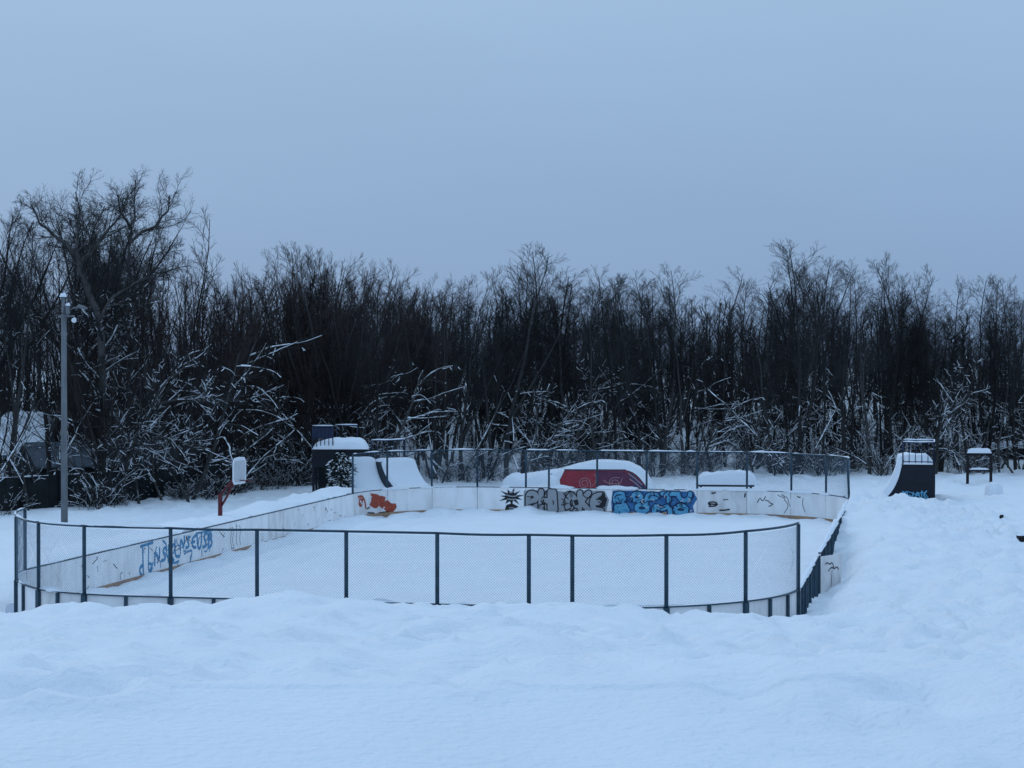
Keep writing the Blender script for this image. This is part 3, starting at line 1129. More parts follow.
# tall start platform beside them
tw = thing('start_platform', 'tall dark ramp platform with railing and thick snow behind the far left corner', 'platform', (-8.02, 92.3, .42), 0)
PW, PD, PZ = 2.55, 1.5, 2.04
MB().box((0, 0, PZ), (PW, PD, .09)).build('deck', 'ply_dark', tw)
for sx_ in (-1, 1):
    for sy_ in (-1, 1):
        MB().box((sx_ * (PW / 2 - .07), sy_ * (PD / 2 - .07), PZ / 2 - .2), (.11, .11, PZ + .28)).build('leg', 'black_ply', tw)
MB().box((-PW / 4 + .03, -PD / 2 + .02, PZ - .42), (PW / 2 - .12, .03, .72)).build('side_panel', 'black_ply', tw)
MB().box((PW / 4 + .1, -PD / 2 + .02, PZ - .16), (PW / 2 - .35, .03, .20)).build('side_panel', 'black_ply', tw)
MB().box((0, PD / 2 - .12, PZ / 2 - .1), (PW - .3, .03, PZ)).build('back_panel', 'black_ply', tw)
MB().tube([(-PW / 2 + .1, -PD / 2 + .1, .1), (PW / 2 - .1, -PD / 2 + .1, PZ - .3)], .035, 6).build('brace', 'black_ply', tw)
cushion('snow_cushion', PW + .12, PD + .1, .42, tw, (0, 0, PZ + .046), 2)
for x0, x1, nb in ((-PW / 2 + .03, -.30, 5), (-.26, PW / 2 - .55, 0)):
    yb = -PD / 2 + .04 if nb else PD / 2 - .04
    MB().tube([(x0, yb, PZ + 1.1), (x1, yb, PZ + 1.1)], .032, 6).build('rail', 'rail_navy', tw, True)
    tag(MB().tube([(x0, yb, PZ + 1.145), ((x0 + x1) / 2, yb, PZ + 1.15), (x1, yb, PZ + 1.145)], [.02, .035, .025], 6).build(
        'snow_cap', 'snow_load', tw, True), kind='stuff')
    for i in range((nb or 1) + 1):
        xx = x0 + (x1 - x0) * i / (nb or 1)
        MB().tube([(xx, yb, PZ + .05), (xx, yb, PZ + 1.1)], .03 if i in (0, nb or 1) else .02, 6).build(
            'rail_post' if i in (0, nb or 1) else 'bar', 'rail_navy', tw, True)
    if nb:
        MB().box(((x0 + x1) / 2, yb + .03, PZ + .80), (x1 - x0 - .06, .015, .50)).build('rail_panel', 'rail_navy', tw)

# fun box with painted side
fb = thing('fun_box', 'snow-capped skate fun box with red painted side behind the far boards', 'skate ramp', (at(597, None, d=92)[0], 92, .42), RT * .35)
TOP = 1.15
side = [(-2.0, -.3), (-2.0, .0), (-1.45, TOP), (1.35, TOP), (1.75, TOP - .14), (2.12, TOP - .5), (2.4, TOP - .95), (2.5, -.3)]
for y0 in (-1.2, 1.17):
    MB().prism(side, y0, y0 + .03).build('side_panel', 'g_red' if y0 < 0 else 'black_ply', fb)
top_pts = [(-2.0, .0), (-1.45, TOP), (1.35, TOP), (1.75, TOP - .14), (2.12, TOP - .5), (2.4, TOP - .95), (2.5, -.3)]
vs_, fs_ = [], []
for x, z in top_pts:
    vs_ += [(x, -1.2, z + .02), (x, 1.2, z + .02)]
for i in range(len(top_pts) - 1):
    fs_.append((2 * i, 2 * i + 2, 2 * i + 3, 2 * i + 1))
MB().add(vs_, fs_).build('top_sheet', 'ply_dark', fb)
MB().tube([(-1.47, -1.22, TOP + .025), (1.37, -1.22, TOP + .025)], .03, 6).build('coping', 'rail_navy', fb, True)


def fplace(x, z, lift):
    return (x, -1.2 - lift, z)


paint('g_maroon', lambda mb: patch(mb, [(.05, .0), (.05, TOP - .03), (.9, TOP - .04), (1.3, TOP - .06), (1.6, TOP - .2), (1.75, .55), (1.5, .0)], fplace),
      'maroon painted section', fb, 'painted_panel')
paint('g_navy', lambda mb: patch(mb, [(1.5, .0), (1.75, .5), (1.45, TOP - .05), (1.72, TOP - .18), (2.1, TOP - .54), (2.35, .2), (2.4, .0)], lifted(fplace, .012)),
      'navy painted end', fb, 'painted_panel')


def spirals(mb):
    q = lifted(fplace, .024)
    for cx, cz, r0 in ((-.55, .55, .34), (.85, .55, .34)):
        ribbon(mb, [(cx + (r0 * (1 - i / 30)) * math.cos(i * .55 + cx), cz + (r0 * (1 - i / 30)) * math.sin(i * .55 + cx)) for i in range(22)], .03, q)
    ribbon(mb, [(-.1, 1.0), (.05, .8), (-.05, .5), (-.2, .4)], .03, q)
    ribbon(mb, [(.35, .7), (.55, .5), (.8, .6), (1.1, .45), (1.2, .8)], .03, q)
    ribbon(mb, [(1.5, 1.0), (1.8, .78), (2.1, .5)], .05, q)
    ribbon(mb, [(1.55, .75), (1.85, .55), (2.1, .3)], .05, q)


paint('g_pink', spirals, 'pale curling paint lines', fb)
# snow on the fun box: thick cap running down to a drift on its left
n_ = 40
X_ = np.linspace(-4.35, 2.75, n_)
Zt = np.interp(X_, [-4.35, -3.9, -3.0, -1.7, -.9, -.1, .8, 1.5, 2.05, 2.45, 2.6, 2.75], [.30, .80, .93, 1.12, 1.38, 1.56, 1.55, 1.47, 1.20, .84, .42, .2])
V_, F_ = [], []
m_ = 14
for i in range(n_):
    for j in range(m_):
        w = j / (m_ - 1)
        ew = (1 - abs(2 * w - 1) ** 6) ** .5
        zb = float(np.interp(X_[i], [-4.4, -2.0, -1.45, 1.35, 1.75, 2.12, 2.4, 2.75], [-.1, .0, TOP + .02, TOP + .02, TOP - .12, TOP - .48, TOP - .93, -.1]))
        zz = zb + .02 + (Zt[i] - zb) * ew * (1 + .05 * float(fbm(np.array([X_[i] * 1.5]), np.array([w * 3.]), 3)[0]))
        V_.append((X_[i], -1.24 + w * 2.48, zz))
for i in range(n_ - 1):
    for j in range(m_ - 1):
        F_.append((i * m_ + j, (i + 1) * m_ + j, (i + 1) * m_ + j + 1, i * m_ + j + 1))
tag(link('snow_cap', mesh_np('snow_cap', V_, F_, 'snow_load'), fb), kind='stuff')
wedge = [(-4.2, -.3), (-3.7, .42), (-2.05, .98), (-2.05, -.3)]
MB().prism(wedge, -1.0, 1.0).build('side_ramp', 'ply_dark', fb)
# snow drifted against the wedge
cushion('snow_drift', 2.9, 1.3, .95, fb, (-3.0, -1.3, -.1), 5)

# low grind box under snow
pgx = at(726, None, d=91.5)
gb = thing('grind_box', 'low dark grind box under a thick slab of snow behind the far boards', 'skate box', (pgx[0], 91.5, .42), RT * .5)
MB().box((0, 0, .42), (2.6, .9, .09)).build('top_plate', 'black_ply', gb)
for sx_ in (-1.15, 1.15):
    MB().box((sx_, 0, .06), (.1, .8, .62)).build('leg', 'black_ply', gb)
cushion('snow_cushion', 2.95, 1.1, .62, gb, (0.05, 0, .47), 9)

# ------------------------------------------------------------------ basketball hoop
hp = at(220, None, d=69)
hoop = thing('basketball_hoop', 'red basketball stand with white backboard left of the rink', 'basketball hoop', (hp[0], 69, .35), math.atan2(-.24, .97))
MB().box((0, 0, .75), (.12, .12, 1.75)).build('post', 'red_steel', hoop)
MB().tube([(0, 0, 1.58), (.68, 0, 2.32)], .045, 6).build('arm', 'red_steel', hoop, True)
MB().tube([(0, 0, 1.12), (.24, 0, 1.5), (.55, 0, 2.12)], .04, 6).build('brace', 'red_steel', hoop, True)


def octo(w, h_, c):
    return [(-w + c, -h_), (w - c, -h_), (w, -h_ + c), (w, h_ - c), (w - c, h_), (-w + c, h_), (-w, h_ - c), (-w, -h_ + c)]


def plate(poly, x0, x1, zc):
    n = len(poly)
    vs = [(x0, p[0], zc + p[1]) for p in poly] + [(x1, p[0], zc + p[1]) for p in poly]
    fs = [tuple(range(n))[::-1], tuple(range(n, 2 * n))] + [(i, (i + 1) % n, (i + 1) % n + n, i + n) for i in range(n)]
    return MB().add(vs, fs)


bb = plate(octo(.60, .45, .13), .70, .73, 2.42).build('backboard', 'backboard_rim', hoop)
plate(octo(.52, .37, .11), .731, .738, 2.42).build('backboard_face', 'backboard', bb)
ring = [(.74 + .24 + .225 * math.cos(6.283 * i / 16), .225 * math.sin(6.283 * i / 16), 2.10) for i in range(17)]
MB().tube(ring, .012, 5, False).build('rim', 'red_steel', hoop, True)
tag(MB().tube([(.715, -.47, 2.875), (.715, 0, 2.885), (.715, .47, 2.875)], [.02, .035, .02], 6).build('snow_cap', 'snow_load', hoop, True), kind='stuff')

# ------------------------------------------------------------------ lamp pole
lp = at(64, None, d=75)
pole = thing('lamp_pole', 'tall grey concrete lamp pole at the left edge of the rink', 'lamp pole', (lp[0], 75, .2), 0)
MB().tube([(0, 0, -.3), (0, 0, 8.2)], [.135, .10], 12).build('pole_shaft', 'concrete', pole, True)
MB().tube([(0, 0, 8.2), (-.03, 0, 8.85)], [.075, .06], 8).build('pole_top', 'concrete', pole, True)
MB().box((.10, -.02, 8.12), (.62, .08, .07)).build('cross_arm', 'concrete', pole)
MB().box((.17, -.08, 8.36), (.14, .14, .30)).build('junction_box', 'concrete', pole)
MB().tube([(.05, 0, 8.25), (.35, -.03, 8.42), (.6, -.06, 8.45)], .03, 6).build('lamp_arm', 'concrete', pole, True)
MB().tube([(.5, -.06, 8.46), (.60, -.06, 8.49), (.78, -.08, 8.45), (.92, -.10, 8.40)], [.04, .07, .06, .03], 8).build('lamp_head', 'concrete', pole, True)
MB().tube([(.42, -.05, 8.02), (.42, -.18, 7.95)], [.06, .10], 8).build('floodlight', 'backboard_rim', pole, True)
cushion('snow_cap', .24, .24, .14, pole, (-.03, 0, 8.85), 1, n=8)
cushion('snow_cap', .16, .16, .10, pole, (.17, -.08, 8.512), 1, n=8)

# ------------------------------------------------------------------ far-right things
fr = thing('bar_frame', 'two dark posts with snow-laden crossbar near the right edge', 'exercise bar', (at(979.5, None, d=98)[0], 98, .45), -.1)
for sx_ in (-.57, .57):
    MB().box((sx_, 0, .72), (.13, .13, 1.85)).build('post', 'wood_dark', fr)
MB().tube([(-.6, 0, 1.52), (.6, 0, 1.52)], .05, 6).build('crossbar', 'wood_dark', fr, True)
MB().tube([(-.55, 0, .72), (.55, 0, .72)], .025, 6).build('lower_bar', 'wood_dark', fr, True)
cushion('snow_cap', 1.25, .22, .24, fr, (0, 0, 1.575), 3, n=12)
cushion('snow_cap', 1.0, .10, .09, fr, (0, 0, .748), 4, n=10)

rk = thing('buried_bench', 'low bench buried in a mound of snow at the right edge', 'bench', (at(995, None, d=88)[0], 88, .42), .35)
MB().box((0, 0, .16), (.75, .35, .07)).build('seat', 'wood_dark', rk)
for sx_ in (-.3, .3):
    MB().box((sx_, 0, -.05), (.07, .3, .34)).build('leg', 'wood_dark', rk)
cushion('snow_cushion', .80, .42, .50, rk, (-.02, 0.02, .196), 6)
st1 = thing('stump', 'small dark stump poking out of the snow beside the buried bench', 'stump', (at(1001.5, None, d=73.5)[0], 73.5, gzd(at(1001.5, None, d=73.5)[0], 73.5) - .14), 0)
MB().tube([(0, 0, -.4), (.01, 0, .22), (.03, 0, .30)], [.10, .085, .06], 7).build('stump_wood', 'wood_dark', st1, True)
cushion('snow_cap', .15, .15, .05, st1, (.03, 0, .30), 2, n=8)
st2 = thing('board_end', 'dark board end sticking out of the snow at the right picture edge', 'plank', (at(1023, None, d=63.6)[0], 63.6, gzd(at(1023, None, d=63.6)[0], 63.6)), .2)
MB().box((0.05, 0, .06), (.42, .22, .22)).build('plank', 'wood_dark', st2)
cushion('snow_cap', .46, .26, .06, st2, (.05, 0, .172), 2, n=10)
lw = thing('low_wall', 'long low dark wall topped with snow at the far right', 'wall', (at(1018, None, d=118)[0], 118, gz(30, 118)), -.05)
for i in range(4):
    MB().box((-1.95 + i * 1.3, 0, .3), (1.28, .25, .75)).build('wall_panel', 'wood_dark', lw)
cushion('snow_cap', 5.3, .5, .35, lw, (0, 0, .677), 2)


# ------------------------------------------------------------------ buildings and fence on the left, among the trees
def shed(label, name, x, y, z, w, d, hwall, hroof, rz, wall_mat, roof_mat, snow_t, ov=.25):
    t = thing(name, label, 'shed', (x, y, z), rz)
    for (cx, cy, sx_, sy_) in ((0, -d / 2, w, .08), (0, d / 2, w, .08), (-w / 2 + .04, 0, .08, d - .09), (w / 2 - .04, 0, .08, d - .09)):
        MB().box((cx, cy, hwall / 2 - .4), (sx_, sy_, hwall + .8)).build('wall', wall_mat, t)
    for s_ in (-1, 1):
        poly = [(-w / 2 - ov, 0), (w / 2 + ov, 0)]
        y0, y1 = 0.0, s_ * (d / 2 + ov)
        z0, z1 = hwall + hroof, hwall - hroof * ov / (d / 2)
        th = .07
        vs = [(-w / 2 - ov, y0, z0), (w / 2 + ov, y0, z0), (w / 2 + ov, y1, z1), (-w / 2 - ov, y1, z1)]
        vs += [(a_, b_, c_ + th) for a_, b_, c_ in vs]
        MB().add(vs, [(0, 1, 2, 3), (7, 6, 5, 4), (0, 4, 5, 1), (1, 5, 6, 2), (2, 6, 7, 3), (3, 7, 4, 0)]).build('roof', roof_mat, t)
        if snow_t:
            nn = 14
            V, F = [], []
            for i in range(nn):
                for j in range(nn):
                    fx_, fy_ = i / (nn - 1), j / (nn - 1)
                    ed = min(1, 6 * fx_ + .15, 6 * (1 - fx_) + .15) * min(1, 6 * (1 - fy_) + .15)
                    zz = z0 + (z1 - z0) * fy_ + th + .004 + snow_t * ed * (1 + .15 * float(fbm(np.array([fx_ * 4 + x]), np.array([fy_ * 4.]), 2)[0]))
                    V.append((-w / 2 - ov + fx_ * (w + 2 * ov), y0 + (y1 - y0) * fy_, zz))
            for i in range(nn - 1):
                for j in range(nn - 1):
                    F.append((i * nn + j, (i + 1) * nn + j, (i + 1) * nn + j + 1, i * nn + j + 1))
            tag(link('roof_snow', mesh_np('roof_snow', V, F, 'snow_load'), t), kind='stuff')
    gable = [(-d / 2, hwall), (d / 2, hwall), (0, hwall + hroof)]
    for s_ in (-1, 1):
        vs = [(s_ * (w / 2 - .08), p[0], p[1]) for p in gable] + [(s_ * (w / 2), p[0], p[1]) for p in gable]
        MB().add(vs, [(0, 1, 2), (5, 4, 3), (0, 3, 4, 1), (1, 4, 5, 2), (2, 5, 3, 0)]).build('gable', wall_mat, t)
    return t


xh = at(26, None, d=97)[0]
shed('snow-roofed hut glimpsed between the trunks at the left edge', 'hut', xh, 97, .2, 1.9, 3.0, 2.0, 1.5, .2, 'fence_dark', 'shed_grey', .35)
xs_ = at(75, None, d=99)[0]
shed('long low grey-roofed shed behind the trees left of the lamp pole', 'long_shed', -19.6, 95.0, .2, 7.5, 3.2, 1.55, .95, .55, 'fence_dark', 'shed_grey', 0)
xk = at(225, None, d=98)[0]
kiosk = thing('dark_booth', 'small black flat-roofed booth behind the basketball backboard', 'booth', (xk, 98, .3), .1)
MB().box((0, 0, .85), (1.1, 1.1, 1.9)).build('wall', 'black_ply', kiosk)
MB().box((0, 0, 1.84), (1.3, 1.3, .07)).build('roof', 'black_ply', kiosk)
cushion('roof_snow', 1.3, 1.3, .12, kiosk, (0, 0, 1.878), 3)

fence = thing('dark_fence', 'long dark board fence with snow-dusted top behind the trees on the left', 'fence', (0, 0, 0), 0)
fpts = [(-24.5, 79.2), (-19.4, 84.4), (-17.0, 87.6), (-14.3, 91.2), (-12.6, 95.6)]
for (a_, b_) in zip(fpts[:-1], fpts[1:]):
    L = math.hypot(b_[0] - a_[0], b_[1] - a_[1])
    ang = math.atan2(b_[1] - a_[1], b_[0] - a_[0])
    n = int(L / .5)
    for i in range(n):
        f = (i + .5) / n
        x, y = a_[0] + (b_[0] - a_[0]) * f, a_[1] + (b_[1] - a_[1]) * f
        zz = gz(x, y)
        hh = 1.35 + RNG.uniform(-.04, .04)
        MB().box((x, y, zz + hh / 2 - .15), (L / n - .015, .03 + RNG.uniform(0, .012), hh + .3), ang).build('plank', 'fence_dark', fence)
    for i in range(int(L / 2) + 1):
        f = i / int(L / 2 + 1)
        x, y = a_[0] + (b_[0] - a_[0]) * f, a_[1] + (b_[1] - a_[1]) * f
        zz = gz(x, y)
        MB().box((x + .06, y - .06, zz + .55), (.08, .08, 1.75), ang).build('fence_post', 'fence_dark', fence)
    pts = [(a_[0] + (b_[0] - a_[0]) * f, a_[1] + (b_[1] - a_[1]) * f) for f in np.linspace(0, 1, 26)]
    rr = [max(.006, .012 + .035 * math.sin(i * 1.3 + a_[0]) * math.sin(i * .41)) for i in range(26)]
    tag(MB().tube([(p[0], p[1], gz(*p) + 1.37) for p in pts], rr, 6).build('snow_cap', 'snow_load', fence, True), kind='stuff')


# ------------------------------------------------------------------ trees
def vnorm(d):
    l = math.sqrt(d[0] * d[0] + d[1] * d[1] + d[2] * d[2]) or 1
    return (d[0] / l, d[1] / l, d[2] / l)


def side_dir(d, ang, az):
    ref = (0, 0, 1) if abs(d[2]) < .9 else (1, 0, 0)
    b = vnorm((d[1] * ref[2] - d[2] * ref[1], d[2] * ref[0] - d[0] * ref[2], d[0] * ref[1] - d[1] * ref[0]))
    c = (d[1] * b[2] - d[2] * b[1], d[2] * b[0] - d[0] * b[2], d[0] * b[1] - d[1] * b[0])
    ca, sa = math.cos(ang), math.sin(ang)
    x, y = math.cos(az) * sa, math.sin(az) * sa
    return (d[0] * ca + b[0] * x + c[0] * y, d[1] * ca + b[1] * x + c[1] * y, d[2] * ca + b[2] * x + c[2] * y)


class Tree:
    def __init__(self, seed, H, snow_z=0.0, snow_p=0.5, snow_r=.03):
        self.r = random.Random(seed)
        self.H = H
        self.trunk, self.crown, self.snow = [], [], []
        self.snow_z, self.snow_p, self.snow_r = snow_z, snow_p, snow_r

    def grow(self, p, d, L, r0, r1, n, up, wob, thick):
        """one limb; returns its points with directions"""
        R = self.r
        pts = [(p, d, r0)]
        on = R.random() < (self.snow_p if r0 > .012 else self.snow_p * .13)
        for i in range(n):
            d = vnorm((d[0] + wob * R.gauss(0, 1), d[1] + wob * R.gauss(0, 1), d[2] + up / n + wob * R.gauss(0, .6)))
            q = (p[0] + d[0] * L / n, p[1] + d[1] * L / n, p[2] + d[2] * L / n)
            ra, rb = r0 + (r1 - r0) * i / n, r0 + (r1 - r0) * (i + 1) / n
            (self.trunk if thick else self.crown).append((*p, *q, ra, rb))
            self.maybe_snow(p, q, d, ra, on)
            p = q
            pts.append((p, d, rb))
        return pts

    def maybe_snow(self, p, q, d, ra, on):
        if not on or abs(d[2]) > .88 or p[2] > self.snow_z * self.r.uniform(.8, 1.2):
            return
        R = self.r
        if ra > .012:
            sr = min(self.snow_r, .012 + ra * .55) * R.choice((.45, .7, .9, 1.1, 1.5))
        else:
            sr = .010 * R.uniform(.8, 1.5)
        o = ra * .55 + sr * .5
        self.snow.append((p[0], p[1], p[2] + o, q[0], q[1], q[2] + o, sr, sr * R.uniform(.6, 1)))

    def along(self, pts, t):
        f = t * (len(pts) - 1)
        i = min(int(f), len(pts) - 2)
        g_ = f - i
        a_, b_ = pts[i], pts[i + 1]
        return tuple(a_[0][k] + (b_[0][k] - a_[0][k]) * g_ for k in range(3)), b_[1], a_[2] + (b_[2] - a_[2]) * g_

    def twigs(self, pts, n, L, r, spread, up, t0=.15, sub=0, subL=.5):
        R = self.r
        for k in range(n):
            t = t0 + (1 - t0) * (k + R.random()) / n
            p, d, _ = self.along(pts, t)
            dd = side_dir(d, spread * R.uniform(.6, 1.25), R.uniform(0, 6.283))
            l = L * R.uniform(.55, 1.2) * (1.1 - .5 * t)
            q = self.grow(p, dd, l, r, r * .45, 2, up, .12, False)
            if sub:
                self.twigs(q, sub, l * subL, r * .62, spread, up, .25)

    def meshes(self, name, bark, twig, kt=7):
        out = {'trunk': tubes('trunk', self.trunk, kt, bark), 'crown': tubes('crown', self.crown, 3, twig)}
        if self.snow:
            out['snow_load'] = tubes('snow_load', self.snow, 5, 'snow_load')
        return out


def aspen(seed, H=11.0, dense=1.0, snow_z=3.8):
    t = Tree(seed, H, snow_z, .28, .025)
    R = t.r
    lean = (R.uniform(-.07, .07), R.uniform(-.07, .07), 1)
    main = t.grow((0, 0, -.3), vnorm(lean), H + .1, R.uniform(.062, .105), .010, 14, .12, R.uniform(.03, .06), True)
    stems = [main]
    low, upw, ang = R.uniform(.2, .5), R.uniform(.25, .8), R.uniform(.6, .95)
    if R.random() < .5:
        p, d, r = t.along(main, R.uniform(.25, .45))
        stems.append(t.grow(p, side_dir(d, .35, R.uniform(0, 6.28)), H * .5, r * .7, .01, 7, .6, .05, True))
    for m in stems:
        n = int(30 * dense) if m is main else int(12 * dense)
        for k in range(n):
            f = (k + R.random()) / n
            tt = low + (.985 - low) * f
            p, d, r = t.along(m, tt)
            L = (2.5 * (1 - tt) ** .6 + .65) * R.uniform(.6, 1.2) * (1 if m is main else .75)
            b = t.grow(p, side_dir(d, ang * R.uniform(.75, 1.2), R.uniform(0, 6.283)), L, max(.009, r * .26), .005, 5, upw, .10, False)
            t.twigs(b, int(8 * dense) + 2, L * .45, .006, .75, .25, .15, sub=6, subL=.6)
    # broken snowy sticks low on the trunk
    for k in range(5):
        p, d, r = t.along(main, R.uniform(.05, .3))
        t.grow(p, side_dir(d, R.uniform(.7, 1.3), R.uniform(0, 6.283)), R.uniform(.4, 1.3), .016, .006, 6, .1, .22, False)
    return t


def willow(seed, H=14.0, limbs=None, snow_z=7.0):
    t = Tree(seed, H, snow_z, .45, .05)
    R = t.r
    mains = []
    if limbs:
        for pth, r0, r1 in limbs:
            fine = []
            for a_, b_ in zip(pth[:-1], pth[1:]):
                m_ = max(1, int(math.dist(a_, b_) / .45))
                for i in range(m_):
                    f_ = i / m_
                    jt = 0.0 if not fine else .05
                    fine.append(tuple(a_[q] + (b_[q] - a_[q]) * f_ + R.gauss(0, jt) for q in range(3)))
            pth = fine + [pth[-1]]
            pts = []
            for i, p in enumerate(pth):
                q = pth[min(i + 1, len(pth) - 1)]
                o = pth[max(i - 1, 0)]
                pts.append((p, vnorm(tuple(b - a for a, b in zip(o, q))), r0 + (r1 - r0) * i / (len(pth) - 1)))
            for a_, b_ in zip(pts[:-1], pts[1:]):
                t.trunk.append((*a_[0], *b_[0], a_[2], b_[2]))
                t.maybe_snow(a_[0], b_[0], b_[1], a_[2] * .6, R.random() < .6)
            mains.append(pts)
    else:
        base = t.grow((0, 0, -.3), vnorm((R.uniform(-.2, .2), R.uniform(-.2, .2), 1)), H * .38, .24, .17, 5, .05, .05, True)
        for k in range(R.choice((2, 3, 3, 4))):
            p, d, r = base[-1 - (k % 2)]
            mains.append(t.grow(p, side_dir(d, R.uniform(.25, .6), R.uniform(0, 6.28)), H * R.uniform(.5, .62), .13, .018, 8, .30, .08, True))
    for m in mains:
        Lm = sum(math.dist(a_[0], b_[0]) for a_, b_ in zip(m[:-1], m[1:]))
        n = int(Lm * (4.2 if limbs else 3.0))
        for k in range(n):
            tt = .12 + .86 * (k + R.random()) / n
            p, d, r = t.along(m, tt)
            L = R.uniform(1.0, 2.4) * (1.15 - .5 * tt)
            b = t.grow(p, side_dir(d, R.uniform(.45, .95), R.uniform(0, 6.283)), L, max(.016, r * .38), .008, 5, .30, .12, L > 1.9)
            t.twigs(b, 11, L * .5, .0075, .9, .1, .15, sub=8, subL=.62)
    return t


def bushy(seed, H=9.5, snow_z=3.0):
    t = Tree(seed, H, snow_z, .35, .022)
    R = t.r
    for k in range(R.randint(4, 6)):
        az = R.uniform(0, 6.283)
        sp = R.uniform(.08, .42)
        m = t.grow((0, 0, -.2), vnorm((sp * math.cos(az), sp * math.sin(az), 1)), H * R.uniform(.78, 1.0),
                   R.uniform(.05, .09), .01, 9, .2, .06, True)
        for j in range(17):
            tt = .22 + .76 * (j + R.random()) / 17
            p, d, r = t.along(m, tt)
            L = R.uniform(.8, 1.9) * (1.2 - .6 * tt)
            b = t.grow(p, side_dir(d, R.uniform(.4, .8), R.uniform(0, 6.283)), L, max(.010, r * .32), .006, 4, R.uniform(.2, .6), .12, False)
            t.twigs(b, 8, L * .5, .0065, .75, .2, .12, sub=5, subL=.6)
    return t


def snowy_sapling(seed, H=5.5):
    """leaning or arching young tree weighed down by snow"""
    t = Tree(seed, H, H * 1.2, .5, .030)
    R = t.r
    for k in range(R.randint(2, 4)):
        az = R.uniform(0, 6.283)
        lean = R.uniform(.15, .75)
        m = t.grow((0, 0, -.2), vnorm((lean * math.cos(az), lean * math.sin(az), 1)), H * R.uniform(.6, 1.05),
                   R.uniform(.035, .065), .012, 12, R.uniform(-.9, .1), .10, True)
        for j in range(7):
            p, d, r = t.along(m, .3 + .68 * (j + R.random()) / 7)
            L = R.uniform(.5, 1.6)
            b = t.grow(p, side_dir(d, R.uniform(.4, 1.0), R.uniform(0, 6.283)), L, max(.012, r * .45), .006, 7, R.uniform(-.8, .5), .16, False)
            t.twigs(b, 6, L * .45, .007, .8, .0, .2, sub=3)
    return t


def arching(seed, H=6.0):
    """leaning tree with long sagging snow-covered limbs"""
    t = Tree(seed, H, H * 1.3, .65, .048)
    R = t.r
    az = R.uniform(-.4, .4)
    main = t.grow((0, 0, -.2), vnorm((.45 * math.cos(az), .45 * math.sin(az), 1)), H, .085, .02, 12, -.25, .06, True)
    for j in range(9):
        p, d, r = t.along(main, .22 + .72 * (j + R.random()) / 9)
        a_ = az + R.gauss(0, .9)
        L = R.uniform(1.2, 3.0)
        b = t.grow(p, vnorm((math.cos(a_), math.sin(a_), R.uniform(.0, .7))), L, max(.02, r * .5), .008, 9, R.uniform(-.9, .1), .15, L > 2.2)
        for k in range(int(L * 2)):
            q, dd, rr = t.along(b, R.uniform(.2, .95))
            c = t.grow(q, side_dir(dd, R.uniform(.4, .9), R.uniform(0, 6.28)), R.uniform(.3, 1.0), .012, .006, 5, -.1, .15, False)
            t.twigs(c, 4, .35, .007, .8, .0, .2, sub=2)
    return t


def undergrowth(seed, H=1.8):
    t = Tree(seed, H, H * 1.5, .4, .02)
    R = t.r
    for k in range(26):
        az = R.uniform(0, 6.283)
        rr = 0.0 if k < 5 else R.uniform(0, .7)
        sp = R.uniform(.1, .9)
        m = t.grow((rr * math.cos(az), rr * math.sin(az), -.1), vnorm((sp * math.cos(az + .5), sp * math.sin(az + .5), 1)), H * R.uniform(.5, 1.1),
                   .014, .006, 7, R.uniform(-.8, .1), .16, k < 5)
        t.twigs(m, 8, H * .34, .007, .85, .0, .15, sub=3)
    return t


PROTO = {}
for kind, fn, seeds, bark, twig in (
        ('aspen', aspen, (11, 12, 13, 14, 15, 16, 17), 'bark', 'twig'), ('willow', willow, (21, 22, 23), 'bark', 'twig'),
        ('bushy', bushy, (31, 32, 33), 'bark', 'twig_brown'), ('sapling', snowy_sapling, (41, 42, 43, 44, 45, 46), 'bark_grey', 'twig'),
        ('shrub', undergrowth, (51, 52, 53, 54), 'bark', 'twig'), ('arching', arching, (61, 62, 63, 64), 'bark_grey', 'twig')):
    PROTO[kind] = []
    for sd_ in seeds:
        t = fn(sd_)
        top = max(s_[5] for s_ in t.crown)
        PROTO[kind].append((t.meshes(kind, bark, twig), top))


def place_tree(name, kind, var, x, y, hgt, label, cat, group, rz=None, z=None):
    meshes, top = PROTO[kind][var % len(PROTO[kind])]
    zz = gz(x, y) if z is None else z
    o = thing(name, label, cat, (x, y, zz), RNG.uniform(0, 6.283) if rz is None else rz, group)
    sc = hgt / top
    wide = {'aspen': RNG.uniform(1.0, 1.7), 'willow': .85}.get(kind, 1.0)
    o.scale = (sc * wide * RNG.uniform(.88, 1.15),) * 2 + (sc,)
    if kind != 'shrub':
        o.rotation_euler = (RNG.gauss(0, .035), RNG.gauss(0, .035), o.rotation_euler[2])
    for part, me in meshes.items():
        c = link(part, me, o)
        if part == 'snow_load':
            c['kind'] = 'stuff'
    return o


SKY = [(-80, 200), (0, 203), (20, 197), (45, 190), (60, 186), (90, 190), (110, 184), (135, 180), (165, 198), (185, 215), (200, 238), (228, 266), (250, 266),
       (270, 252), (310, 243), (345, 252), (368, 270), (400, 266), (430, 265), (455, 276), (480, 268), (500, 247), (520, 244), (540, 258),
       (560, 272), (590, 270), (620, 266), (645, 270), (665, 264), (700, 272), (720, 267), (750, 272), (770, 262), (800, 240), (815, 246),
       (840, 268), (870, 276), (895, 252), (910, 262), (932, 286), (960, 282), (990, 275), (1010, 274), (1024, 277), (1100, 280)]


def sky_h(x, y):
    px = 512 + FPX * x / y
    py = max(np.interp(px + o_, [p[0] for p in SKY], [p[1] for p in SKY]) for o_ in (-12, -6, 0, 6, 12)) - 8
    return CAM_Z + (HORIZON - py) / FPX * y - gz(x, y)


